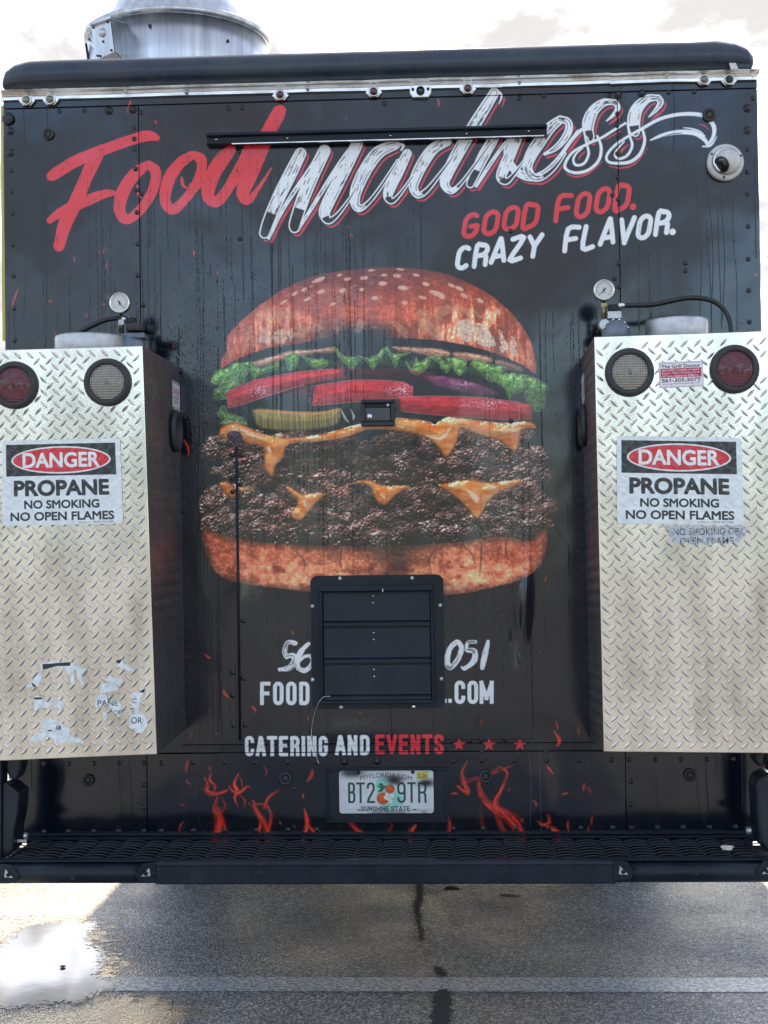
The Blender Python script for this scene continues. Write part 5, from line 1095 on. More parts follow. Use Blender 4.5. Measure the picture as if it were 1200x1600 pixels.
# dark rail across the lettering
zA, zB_ = W(588, 198, -.03)[2], W(588, 217, -.03)[2]; xa, xb = W(322, 215, -.03)[0], W(855, 200, -.03)[0]
aw = MB(); prof = [(0, 1.0), (-.020, .93), (-.030, .80), (-.030, .66), (-.016, .56), (-.014, .12), (-.034, .02), (-.034, -.06), (0, -.06)]
hA = zA-zB_; vs_ = [(x, p, zB_+q*hA) for x in (xa, xb) for p, q in prof]; nP = len(prof)
aw.add(vs_, [(k, k+1, nP+k+1, nP+k) for k in range(nP-1)]+[tuple(range(nP)), tuple(range(nP, 2*nP))])
AWN = aw.build('awning_rail', M_BLACK, truck, bevel=.001)
MB().box((xa+.08, -.0345, zB_-.0035-.002), (xb-.01, -.028, zB_-.0030)).build('rail_edge_strip', M_ALUS, truck)
for px, py in ((338, 220), (449, 218), (610, 214), (729, 211), (826, 207)):
    c = W(px, py-2, -.016); MB().lathe(c, [(.0045, .003), (.0045, -.002), (.0004, -.004)], 'y', 10).build('screw', M_STEEL, AWN)

# rivets (one shared mesh each size)
def rivet_mesh(r, h, name='rivet'):
    t = MB().lathe((0, 0, 0), [(r*1.25, 0), (r*1.15, -h*.25), (r*.9, -h*.3), (r*.75, -h*.8), (r*.35, -h), (.0002, -h)], 'y', 10).build(name, M_RIV)
    me = t.data; bpy.data.objects.remove(t); return me
rv_s, rv_b = rivet_mesh(.0065, .005), rivet_mesh(.0105, .012, 'bolt')
for px, py in [(17, 267), (18, 300), (19, 334), (20, 383), (21, 431), (22, 482), (23, 532), (93, 174), (132, 173), (220, 176), (210, 200), (210, 217), (210, 233), (212, 264), (213, 297), (221, 303), (214, 332), (215, 381), (215, 430), (224, 477), (357, 169), (378, 168), (601, 161), (812, 153), (850, 149), (373, 237), (375, 373),
               (952, 149), (1045, 144), (1085, 143), (965, 178), (964, 196), (966, 212), (965, 240), (965, 277), (957, 305), (966, 312), (967, 412), (960, 435), (1071, 411), (1071, 423), (1168, 234), (1168, 269), (1168, 303), (1169, 354), (1169, 405), (1170, 454), (1171, 503), (798, 361), (1177, 153),
               (537, 1126), (570, 1126), (585, 1127), (687, 1129), (707, 1158), (734, 1157), (752, 1156), (788, 1155), (350, 1174), (854, 1174), (753, 1174), (679, 659), (798, 658), (460, 1232), (803, 821), (967, 448), (820, 1106)]:
    put('rivet', rv_s, W(px, py, -.0015 if py < 170 or py > 1175 else 0), truck)
for px, py in [(363, 730), (363, 757), (364, 1060), (364, 1102), (364, 1130)]: pass
for px, py in [(377, 711), (380, 970), (380, 1060), (383, 1133), (376, 757)]: put('rivet', rv_s, W(px, py, -.005), truck)
for row, ys in (([69, 107, 147, 186, 225, 252, 301, 350, 399, 449, 495, 708, 753, 804, 854, 905, 955, 983, 1024, 1064, 1105, 1145], (1194, 1186)), ([69, 107, 147, 186, 225, 252, 302, 350, 400, 450, 495, 708, 755, 806, 857, 908, 958, 987, 1027, 1067, 1108, 1149], (1300, 1292))):
    for px in row:
        py = ys[0]+(ys[1]-ys[0])*px/1150; put('rivet', rv_s, W(px, py, -.003 if 230 < px < 978 else -.001), truck)
for px, py in [(225, 1227), (225, 1262), (986, 1221), (986, 1257)]: put('rivet', rv_s, W(px, py, -.002), truck)
for px, py in [(16, 205), (16, 239), (170, 173), (207, 171), (966, 148), (1003, 146), (1168, 169), (1168, 204), (538, 1190), (589, 1189)]: put('bolt', rv_b, W(px, py, -.0015 if py < 176 else (-.003 if py > 1180 else 0)), truck)
def grommet(px, py, r):
    c = W(px, py, -.001 if py < 1000 else -.003); MB().lathe(c, [(r, 0), (r, -.006), (r*.85, -.010), (r*.62, -.009), (r*.58, -.003), (r*.50, -.003), (r*.46, -.007), (r*.2, -.008), (.0003, -.008)], 'y', 24).build('rubber_grommet', M_RUB, truck)
for a in ((76, 210, .018), (1108, 180, .021), (138, 1219, .019), (446, 1216, .021), (759, 1213, .021), (1078, 1211, .020)): grommet(*a)
c = W(13, 186, -.002); MB().lathe(c, [(.016, 0), (.020, -.004), (.014, -.011), (.0003, -.012)], 'y', 20).build('rubber_grommet', M_RUB, truck)

# hinges on the access door, ledge trim
for y0, y1 in ((702, 776), (1038, 1146)):
    a, b = W(359, y1, -.003), W(369, y0, -.003); x = (a[0]+b[0])/2
    h = MB().box((x-.011, -.0045, a[2]), (x+.009, 0, b[2])).build('hinge_leaf', M_WALL, truck, bevel=.001, uv=wall_uv)
    for k, fy in enumerate((.10, .38, .88) if y0 < 900 else (.12, .55, .88)): put('rivet', rv_s, (x-.001, -.0045, a[2]+(b[2]-a[2])*fy), h)
xh = W(372.5, 900)[0]; MB().tube([(xh, -.006, ZD0+.005), (xh, -.006, ZD1-.004)], .0042, 10).build('hinge_pin', M_BLACK, truck)
pz = W(600, 1162)[2]
MB().prism([(W(285, 1162)[0], -.008, pz-.0025), (W(285, 1162)[0], -.008, pz), (W(285, 1162)[0], -.0055, pz+.001), (W(285, 1162)[0], 0, pz-.0045)], (W(935, 1160)[0]-W(285, 1162)[0], 0, 0)).build('ledge_trim', M_WALL, truck, uv=wall_uv)
MB().box((XL+.06, -.016, W(600, 1303)[2]), (XR-.05, -.0012-.0025, W(600, 1299)[2])).build('bottom_trim', M_BLACK, truck, bevel=.001)

# door handle
def handle():
    a, b = W(564, 666, -.02), W(616.5, 623.5, -.02); e = empty('door_handle', ((a[0]+b[0])/2, -.02, (a[2]+b[2])/2), truck)
    e.location = Vector(((a[0]+b[0])/2, -.02, (a[2]+b[2])/2))-truck.location
    x0, z0, x1, z1 = a[0], a[2], b[0], b[2]; t = .012
    mb = MB(); mb.box((x0, -.016, z1-t*.9), (x1, 0, z1)); mb.box((x0, -.016, z0), (x1, 0, z0+t*1.1)); mb.box((x0, -.016, z0+t*1.1), (x0+t, 0, z1-t*.9)); mb.box((x1-t, -.016, z0+t*1.1), (x1, 0, z1-t*.9))
    mb.build('bezel', M_BLACKG, e, bevel=.003)
    MB().box((x0+t, -.003, z0+t), (x1-t, -.0005, z1-t*.9)).build('recess', M_SEAM, e)
    MB().prism([(x0+t+.001, -.006, z0+t*1.45), (x1-t-.002, -.006, z0+t*1.45), (x1-t-.002, -.013, z1-t*2.2), (x0+t+.001, -.013, z1-t*2.2)], (0, .004, 0)).build('pull_flap', mat('grey_handle_metal', (.10, .11, .12), .3, .6), e, bevel=.001)
    k = W(577.5, 650.5, -.014); MB().lathe((k[0], -.010, k[2]), [(.0078, .003), (.0078, -.004), (.0066, -.0055), (.0003, -.0055)], 'y', 20).build('lock_cylinder', M_STEEL, e)
    MB().box((k[0]-.0008, -.0162, k[2]-.004), (k[0]+.0008, -.0157, k[2]+.004)).build('keyhole', M_SEAM, e)
    s = W(606, 633, -.02); MB().lathe((s[0], -.0165, s[2]), [(.0055, .002), (.0055, -.0005), (.0003, -.0012)], 'y', 14).build('screw', M_GALV, e)
handle()

# shuttered exhaust vent
def vent():
    x0, z1 = W(484.5, 899, -.012)[0], W(590, 898.5, -.012)[2]; x1, z0 = W(694, 1000, -.012)[0], W(590, 1107.5, -.012)[2]
    e = empty('exhaust_vent', ((x0+x1)/2, -.01, (z0+z1)/2), truck); e.location = Vector(((x0+x1)/2, -.01, (z0+z1)/2))-truck.location
    ix0, ix1 = W(504, 1000, -.02)[0], W(674, 1000, -.02)[0]; iz1, iz0 = W(590, 921, -.02)[2], W(590, 1094, -.02)[2]
    # flange ring with rounded corners
    R = .022; outer = []
    for cx, cz, s in ((x1-R, z1-R, 0), (x0+R, z1-R, 90), (x0+R, z0+R, 180), (x1-R, z0+R, 270)):
        for k in range(6): a = R_(s+18*k); outer.append((cx+R*math.cos(a), cz+R*math.sin(a)))
    inn = [(ix1, iz1), (ix0, iz1), (ix0, iz0), (ix1, iz0)]
    yb, yf = -.0055, -.0105; vs_, fs_ = [], []
    for y in (yf, yb):
        vs_ += [(x, y, z) for x, z in outer]+[(x, y, z) for x, z in inn]
    n = 24
    for o_, rev in ((0, 0), (n+4, 1)):
        for c_ in range(4):
            for k in range(5):
                f = (o_+c_*6+k, o_+c_*6+k+1, o_+n+c_); fs_.append(f)
            f = (o_+c_*6+5, o_+((c_+1) % 4)*6, o_+n+(c_+1) % 4, o_+n+c_); fs_.append(f)
    for k in range(n): fs_.append((k, (k+1) % n, n+4+(k+1) % n, n+4+k))
    for k in range(4): fs_.append((n+k, n+(k+1) % 4, 2*n+4+(k+1) % 4, 2*n+4+k))
    MB().add(vs_, fs_).build('flange', M_BLACK, e)
    t = .006; fr = MB()
    fr.box((ix0-t, -.030, iz1-.004), (ix1+t, -.0107, iz1+.012)); fr.box((ix0-t, -.026, iz0-.010), (ix1+t, -.0107, iz0)); fr.box((ix0-t, -.026, iz0), (ix0, -.0107, iz1-.004)); fr.box((ix1, -.026, iz0), (ix1+t, -.0107, iz1-.004))
    fr.build('frame', M_BLACK, e, bevel=.0015)
    MB().box((ix0-t, -.0052, iz0-.01), (ix1+t, -.0051+.0004, iz1+.01)).build('dark_opening', M_SEAM, e)
    hgt = (iz1-iz0)/3
    for k in range(3):
        zt2 = iz1-k*hgt-.006; zb2 = iz1-(k+1)*hgt+.004; xa_, xb_ = ix0+.004, ix1-.004
        prof = [(-.010, zt2), (-.012, zt2-.01), (-.018, zb2+.022), (-.020, zb2+.014), (-.015, zb2+.011), (-.020, zb2+.004), (-.022, zb2-.002), (-.018, zb2-.002), (-.008, zb2+.02), (-.007, zt2)]
        n_ = len(prof); fl = MB().add([(x, p, z) for x in (xa_, xb_) for p, z in prof], [(i, (i+1) % n_, n_+(i+1) % n_, n_+i) for i in range(n_)]+[tuple(range(n_)), tuple(range(n_, 2*n_))]).build('shutter_flap', M_BLACK, e)
        for dz in (.020, .041):
            yy = -.0125-.0055*dz/.1; MB().lathe(((ix0*.53+ix1*.47), yy-.0005, zt2-dz+.006), [(.0032, .002), (.0030, -.001), (.0003, -.0018)], 'y', 10).build('shutter_rivet', M_STEEL, e)
    for px, py in ((531, 904), (644, 903.5), (488, 947.5), (688, 946), (488.5, 1062), (690, 1061), (533, 1105), (646.5, 1104)):
        c = W(px, py, -.0105); MB().lathe((c[0], -.0105, c[2]), [(.0068, 0), (.0068, -.0016), (.0045, -.004), (.0003, -.0046)], 'y', 12).build('flange_screw', M_STEEL if px == 646.5 else M_GALV, e)
    c = W(598, 922, -.031); MB().box((c[0]-.001, -.0308, c[2]-.006), (c[0]+.001, -.0302, c[2]+.004)).build('scratch_mark', M_STEEL, e)
vent()
wp = smooth_path([W(516, 1088, -.03), W(506, 1089, -.032), W(497, 1100, -.03), W(491, 1118, -.022), W(487, 1140, -.015), W(488, 1158, -.014), W(492, 1176, -.010), W(499, 1196, -.006)], 5)
MB().tube(wp, .0011, 6).build('loose_wire', M_STEEL, truck)

# plate recess and licence plate
def plate():
    x0, x1 = W(509, 1240, -.004)[0], W(700, 1240, -.004)[0]; z1, z0 = W(600, 1199.5, -.004)[2], W(600, 1284, -.004)[2]; t = .007
    e = empty('licence_plate_holder', ((x0+x1)/2, -.01, (z0+z1)/2), truck); e.location = Vector(((x0+x1)/2, -.01, (z0+z1)/2))-truck.location
    fr = MB(); fr.box((x0, -.016, z1-t), (x1, -.0032, z1)); fr.box((x0, -.016, z0), (x1, -.0032, z0+t)); fr.box((x0, -.014, z0+t), (x0+t, -.0032, z1-t)); fr.box((x1-t, -.014, z0+t), (x1, -.0032, z1-t)); fr.build('frame', M_BLACK, e, bevel=.001)
    MB().box((x0+t, -.0036, z0+t), (x1-t, -.0033, z1-t)).build('recess', M_BLACKG, e)
    c0, c1 = W(530.5, 1271, -.008), W(677, 1203.5, -.008); px0, pz0, px1, pz1 = c0[0], c0[2], c1[0], c1[2]; R = .009; P = []
    for cx, cz, s in ((px1-R, pz1-R, 0), (px0+R, pz1-R, 90), (px0+R, pz0+R, 180), (px1-R, pz0+R, 270)):
        for k in range(5): a = R_(s+22.5*k); P.append((cx+R*math.cos(a), -.009, cz+R*math.sin(a)))
    pl = MB().prism(P, (0, .0012, 0)).build('licence_plate', M_PLATE, e, uv=lambda x, y, z: ((x-px0)/(px1-px0), (z-pz0)/(pz1-pz0)), bevel=.0004); pl['label'] = 'white number plate with green letters, an orange motif and soot smears'
    for px, py in ((560, 1207), (645, 1206.5)):
        c = W(px, py, -.010); MB().lathe((c[0], -.0095, c[2]), [(.0055, .0005), (.0055, -.002), (.0025, -.004), (.0003, -.004)], 'y', 12).build('plate_screw', M_BLACK, e)
plate()

# ------------------------------------------------------------------ step bumper
bump = empty('step_bumper', (-.2, -.16, .55), truck); bump.location = Vector((-.2, -.16, .55))-truck.location
YF = -.33
ZS = W(600, 1345, YF)[2]; ZS0 = W(600, 1382, YF)[2]
bx0, bx1 = XL-.02, XR+.12
MB().box((bx0+.02, YF+.03, ZS-.035), (bx1-.02, -.02, ZS-.030)).build('step_tray', M_SEAM, bump)
xc0, xc1 = W(243, 1362, YF)[0], W(962, 1360, YF)[0]
prof = [(YF+.035, ZS-.001), (YF+.004, ZS), (YF, ZS-.005), (YF-.001, ZS-.010), (YF, ZS-.016), (YF, ZS0+.004), (YF+.004, ZS0), (YF+.035, ZS0)]
def extr(x0, x1, prof, name, m_, parent, smooth=False):
    n_ = len(prof); return MB().add([(x, p, z) for x in (x0, x1) for p, z in prof], [(i, (i+1) % n_, n_+(i+1) % n_, n_+i) for i in range(n_)]+[tuple(range(n_)), tuple(range(n_, 2*n_))], smooth=False).build(name, m_, parent, bevel=.0015)
extr(xc0, xc1, prof, 'front_channel', M_BLACK, bump)
hz = (ZS-ZS0); zc_ = (ZS+ZS0)/2
def half(n=12): return [(YF+.030-.036*math.cos(a), zc_-.004+hz*.46*math.sin(a)) for a in np.linspace(-math.pi/2, math.pi/2, n)]+[(YF+.036, zc_+hz*.42)]
for a_, b_ in ((bx0+.02, xc0-.001), (xc1+.001, bx1-.04)):
    pr = half(); n_ = len(pr); MB().add([(x, p, z) for x in (a_, b_) for p, z in pr], [(i, (i+1) % n_, n_+(i+1) % n_, n_+i) for i in range(n_)]+[tuple(range(n_)), tuple(range(n_, 2*n_))], smooth=True).build('rounded_end_tube', M_BLACK, bump)
    MB().box((a_, YF+.010, ZS-.004), (b_, YF+.045, ZS)).build('end_flange', M_BLACK, bump, bevel=.001)
for px, py in ((15, 1366), (226, 1364), (976, 1361), (1196, 1360)):
    c = W(px, py, YF-.008); s = 1 if px in (226, 1196) else -1
    b_ = MB().prism([(c[0]-s*.028, YF-.008, c[2]-.006), (c[0]-s*.006, YF-.009, c[2]+.026), (c[0]+s*.030, YF-.004, c[2]+.028), (c[0]+s*.030, YF-.004, c[2]-.028), (c[0]-s*.016, YF-.007, c[2]-.026)], (0, .008, 0)).build('end_bracket', M_BLACK, bump, bevel=.002)
    MB().prism([(c[0]-s*.010, YF-.0095, c[2]-.010), (c[0]+s*.016, YF-.0065, c[2]-.009), (c[0]+s*.013, YF-.0065, c[2]+.014)], (0, .001, 0)).build('bare_metal_chip', M_GALV, b_)
    MB().lathe((c[0]+s*.004, YF-.010, c[2]-.002), [(.006, .003), (.006, -.001), (.0003, -.003)], 'y', 10).build('bolt', M_BLACK, b_)
for px, py in ((309, 1364), (405, 1363), (501, 1362.5), (598, 1362), (692, 1361.5), (788, 1361), (886, 1360.5)):
    c = W(px, py, YF); MB().prism([(c[0]+a*.0135, YF-.0012, c[2]+b*.0034) for a, b in ((-1, -.5), (-.9, -1), (.9, -1), (1, -.5), (1, .5), (.9, 1), (-.9, 1), (-1, .5))], (0, .0008, 0)).build('drain_slot', M_SEAM, bump)
for px, py in ((115, 1371), (1088, 1364)):
    c = W(px, py, YF); MB().lathe((c[0], YF-.0052, c[2]), [(.0085, .003), (.0085, -.001), (.005, -.0015), (.0003, -.0005)], 'y', 14).build('drain_hole', M_SEAM, bump)
c = W(295, 1365, YF); MB().box((c[0]-.0006, YF-.0008, ZS0+.004), (c[0]+.0006, YF+.001, ZS-.01)).build('weld_seam', M_SEAM, bump)
# raised louvres of the grip tread
def louvre_mesh():
    mb = MB(); n = 10; w_, d_ = .073, .017; V = []
    for k in range(n+1):
        t = k/n; x = (t-.5)*w_; z = .0075*math.sin(math.pi*t)**.6
        V += [(x, -d_*.5, z-.003), (x, -d_*.5+.001, z), (x, d_*.30, z-.004), (x, d_*.30, z-.006)]
    F = [(k*4+j, (k+1)*4+j, (k+1)*4+(j+1) % 4, k*4+(j+1) % 4) for k in range(n) for j in range(4)]+[(0, 1, 2, 3), tuple(n*4+j for j in range(4))]
    o_ = mb.add(V, F).build('tread_louvre', M_BLACK); me = o_.data; bpy.data.objects.remove(o_); return me
LM = louvre_mesh()
ncol = int((bx1-bx0-.08)/.0725)
for cidx in range(ncol):
    for r in range(8):
        put('tread_louvre', LM, (bx0+.06+cidx*.0725+(.0 if r % 1 == 0 else 0)+.5*.03*(cidx % 2)*0, YF+.055+r*.0335+(.0165 if cidx % 2 else 0), ZS-.012), bump)
for k in range(ncol+1): MB().box((bx0+.06+(k-.5)*.0725-.0035, YF+.036, ZS-.0165), (bx0+.06+(k-.5)*.0725+.0035, -.03, ZS-.0125)).build('tread_rib', M_BLACK, bump)
MB().box((bx0+.02, -.035, ZS-.004), (bx1-.02, -.0165, ZS+.002)).build('rear_flange', M_BLACK, bump, bevel=.001)

# corner hardware at both ends of the step
for side in (0, 1):
    name = 'corner_guard'
    if side == 0: P1 = [(8, 1186), (34, 1186), (33, 1200), (28, 1216), (20, 1221), (13, 1214), (8, 1202)]; P2 = [(3, 1224), (8, 1222), (16, 1228), (30, 1240), (28, 1270), (22, 1300), (20, 1330), (10, 1339), (2, 1340)]; P3 = [(-14, 1180), (2.2, 1180), (2.0, 1345), (-14, 1345)]
    else: P1 = [(1178, 1176), (1198, 1176), (1197, 1192), (1193, 1200), (1186, 1197), (1180, 1190)]; P2 = [(1180, 1230), (1184, 1216), (1200, 1208), (1216, 1210), (1216, 1330), (1198, 1332), (1188, 1318), (1184, 1290)]; P3 = [(1203, 1175), (1216, 1175), (1216, 1207), (1203, 1207)]
    e = empty(name, W(15 if side == 0 else 1190, 1260, -.22), truck); e.location = Vector(W(15 if side == 0 else 1190, 1260, -.22))-truck.location
    MB().prism([W(x, y, -.24) for x, y in P1], (0, .07, 0)).build('bump_stop', M_BLACKG, e, bevel=.008)
    MB().prism([W(x, y, -.25) for x, y in P2], (0, .10, 0)).build('guard_plate', M_BLACKG, e, bevel=.01)
    MB().prism([W(x, y, -.26) for x, y in P3], (0, .06, 0)).build('outer_strap', M_BLACK, e, bevel=.003)
    a, b = (W(24, 1306, -.20), W(43, 1306, -.20)) if side == 0 else (W(1166, 1298, -.20), W(1184, 1297, -.20))
    MB().tube([a, b], .011, 12).build('pivot_bolt', M_GALV, e)
    MB().tube([(a[0]+.012, a[1], a[2]), (a[0]+.028, a[1], a[2])], .015, 6, smooth=False).build('pivot_nut', M_BLACK, e)
c = W(34, 1314, -.22); MB().box((c[0]-.014, c[1], c[2]-.004), (c[0]+.014, c[1]+.004, c[2]+.004)).build('reflector_strip', M_WHITEP, truck)

c = W(1135, 1319, -.20)
def tissue():
    bm = bmesh.new(); bmesh.ops.create_icosphere(bm, subdivisions=3, radius=1)
    for v in bm.verts:
        n = .6+.7*float(vnoise(v.co.x*2.1+5, v.co.y*2.3+v.co.z*1.7, 3)); v.co = Vector((v.co.x*.020*n, v.co.y*.014*n, v.co.z*.007*n))
    me = bpy.data.meshes.new('crumpled_tissue'); bm.to_mesh(me); bm.free(); me.materials.append(M_PAPER)
    o_ = link(bpy.data.objects.new('crumpled_tissue', me)); o_.location = (c[0], c[1], ZS+.004)
    tag(o_, 'small crumpled white tissue lying on the right end of the step', 'tissue')
tissue()

# ================================================================== propane boxes
def lug_verts(cx, cz, ang, L=.0255, wd=.0068, h=.0023):
    out = [(-L/2, 0), (-L*.22, -wd*.42), (0, -wd*.5), (L*.22, -wd*.42), (L/2, 0), (L*.22, wd*.42), (0, wd*.5), (-L*.22, wd*.42)]
    top = [(-L*.27, 0), (0, 0), (L*.27, 0)]
    ca, sa = math.cos(ang), math.sin(ang); r = lambda p: (cx+p[0]*ca-p[1]*sa, cz+p[0]*sa+p[1]*ca)
    return [(*r(p), 0.0) for p in out]+[(*r(top[0]), h*.75), (*r(top[1]), h), (*r(top[2]), h*.75)]
LF = [(0, 1, 8), (1, 2, 9, 8), (2, 3, 10, 9), (3, 4, 10), (4, 5, 10), (5, 6, 9, 10), (6, 7, 8, 9), (7, 0, 8)]
def in_circ(u, v, cs): return any((u-a)**2+(v-b)**2 < r*r for a, b, r in cs)
def tread(c00, c10, c11, c01, out, circ, parent, tilt=0.0, off=(0, 0), hs=.8):
    """raised lugs over the quad c00 (bottom left) c10 c11 c01; out = outward normal"""
    c00, c10, c11, c01 = map(Vector, (c00, c10, c11, c01)); wd = (c10-c00).length; ht = (c01-c00).length; mb = MB(); p = .0352; r = np.random.default_rng(int(wd*1e4))
    ex = (c10-c00).normalized(); ez = (c01-c00).normalized(); out = Vector(out)
    def P(u, v): a = u/wd; b = v/ht; return (c00*(1-a)+c10*a)*(1-b)+(c01*(1-a)+c11*a)*b
    for i in range(-1, int(wd/p)+2):
        for j in range(-1, int(ht/p)+2):
            for kk, ang in ((0, -math.pi/4), (1, math.pi/4)):
                u = i*p+kk*p/2+off[0]; v = j*p+kk*p/2+off[1]
                if u < .011 or u > wd-.011 or v < .010 or v > ht-.010 or in_circ(u, v, circ): continue
                vv = lug_verts(u, v, ang+r.normal(0, .02)); pts = []
                for (a, b, h) in vv: q = P(a, b)+out*(h*hs+.0003); pts.append(tuple(q))
                gr = [tuple(P(u+(a-u)*1.16+.0004, v+(b-v)*1.16-.0006)+out*.0002) for (a, b, h) in vv[:8]]; mb.add(gr, [tuple(range(8))], 1)  # dark outline shifted down and right of the lug as its painted shade
                mb.add(pts, LF, smooth=False)
    return mb.build('tread_pattern', [M_ALU if abs(out.y) > .5 else M_ALUS2, M_LUG_SHADE], parent, kind='stuff', recalc=False)
YB = -.43
def lamp(name, px, py, parent, lens_m, label=None):
    c = W(px, py, YB-.001); e = empty(name, c, parent); e.location = Vector(c)-origin_of(parent)
    if label: e['label'] = label
    MB().lathe(c, [(.0655, 0), (.0670, -.006), (.0640, -.014), (.0560, -.018), (.0495, -.015), (.0485, -.008)], 'y', 48).build('rubber_ring', M_RUB, e)
    # domed, pressed lens
    mb = MB(); nr, na = 12, 48; V = [(c[0], c[1]-.0165, c[2])]; F = []
    for i in range(1, nr+1):
        r = .0492*i/nr
        for k in range(na):
            a = 2*math.pi*k/na; x, z = r*math.cos(a), r*math.sin(a)
            g2 = 0
            V.append((c[0]+x, c[1]-.0165+.0055*(r/.0492)**2-g2*(r < .046), c[2]+z))
    for k in range(na): F.append((0, 1+k, 1+(k+1) % na))
    for i in range(nr-1):
        for k in range(na): F.append((1+i*na+k, 1+i*na+(k+1) % na, 1+(i+1)*na+(k+1) % na, 1+(i+1)*na+k))
    mb.add(V, F, smooth=True).build('lens', lens_m, e)
    MB().lathe(c, [(.0003, -.0172), (.003, -.0185), (.0055, -.0172)], 'y', 14).build('lens_boss', lens_m, e)
    return c
def sheet(name, p00, p10, p11, p01, m_, parent, nx=50, nz=36, amp=.0006, rad=0.0, off=.0015, label=None, seed=0, ny=(0, -1, 0), uvf=None):
    """thin vinyl sheet stuck over the plate, rippled by the lugs below"""
    mb = MB(); V = []; UV = []; p00, p10, p11, p01 = map(Vector, (p00, p10, p11, p01)); N = Vector(ny)
    wdt = (p10-p00).length; hgt = (p01-p00).length
    for j in range(nz+1):
        for i in range(nx+1):
            a, b = i/nx, j/nz
            if rad:                                           # rounded corners: slide border points in
                u_, v_ = a*wdt, b*hgt; cx_ = min(max(u_, rad), wdt-rad); cz_ = min(max(v_, rad), hgt-rad); dx, dz = u_-cx_, v_-cz_; d = math.hypot(dx, dz)
                if d > rad: a = (cx_+dx/d*rad)/wdt; b = (cz_+dz/d*rad)/hgt
            q = (p00*(1-a)+p10*a)*(1-b)+(p01*(1-a)+p11*a)*b
            u_, v_ = a*wdt, b*hgt; p = .0352
            h = 0
            for kk, sg in ((0, 1), (1, -1)):
                uu = (u_-kk*p/2) % p-p/2; vv = (v_-kk*p/2) % p-p/2; l = (uu-sg*vv)*.707; c_ = (uu+sg*vv)*.707; h += math.exp(-(l/.011)**2-(c_/.0035)**2)
            h = h*.0011+amp*float(fbm(np.float32(u_*70), np.float32(v_*70), 3, seed))
            V.append(q+N*(off+h)); UV.append((a, b))
    F = [(j*(nx+1)+i, j*(nx+1)+i+1, (j+1)*(nx+1)+i+1, (j+1)*(nx+1)+i) for j in range(nz) for i in range(nx)]
    o_ = mb.add(V, F, smooth=True).build(name, m_, parent, recalc=False)
    l = o_.data.uv_layers.new(name='UVMap')
    for lp in o_.data.loops: l.data[lp.index].uv = UV[lp.vertex_index]
    if label: o_['label'] = label
    return o_
def grid_slab(a, b, c, d, inn, n=10):
    a, b, c, d, inn = map(Vector, (a, b, c, d, inn)); V = []; m_ = (n+1)**2
    for o_ in (Vector((0, 0, 0)), inn):
        for j in range(n+1):
            for i in range(n+1): u, v = i/n, j/n; V.append((a*(1-u)+b*u)*(1-v)+(d*(1-u)+c*u)*v+o_)
    F = []
    for s_ in (0, m_):
        for j in range(n):
            for i in range(n): F.append((s_+j*(n+1)+i, s_+j*(n+1)+i+1, s_+(j+1)*(n+1)+i+1, s_+(j+1)*(n+1)+i))
    for k in range(n):
        for p, q in ((k, k+1), (n*(n+1)+k, n*(n+1)+k+1), (k*(n+1), (k+1)*(n+1)), (k*(n+1)+n, (k+1)*(n+1)+n)): F.append((p, q, q+m_, p+m_))
    return MB().add(V, F)
def quad_slab(mb, a, b, c, d, inn):
    inn = Vector(inn); q = [Vector(p) for p in (a, b, c, d)]; return mb.hexa([tuple(p) for p in q]+[tuple(p+inn) for p in q])
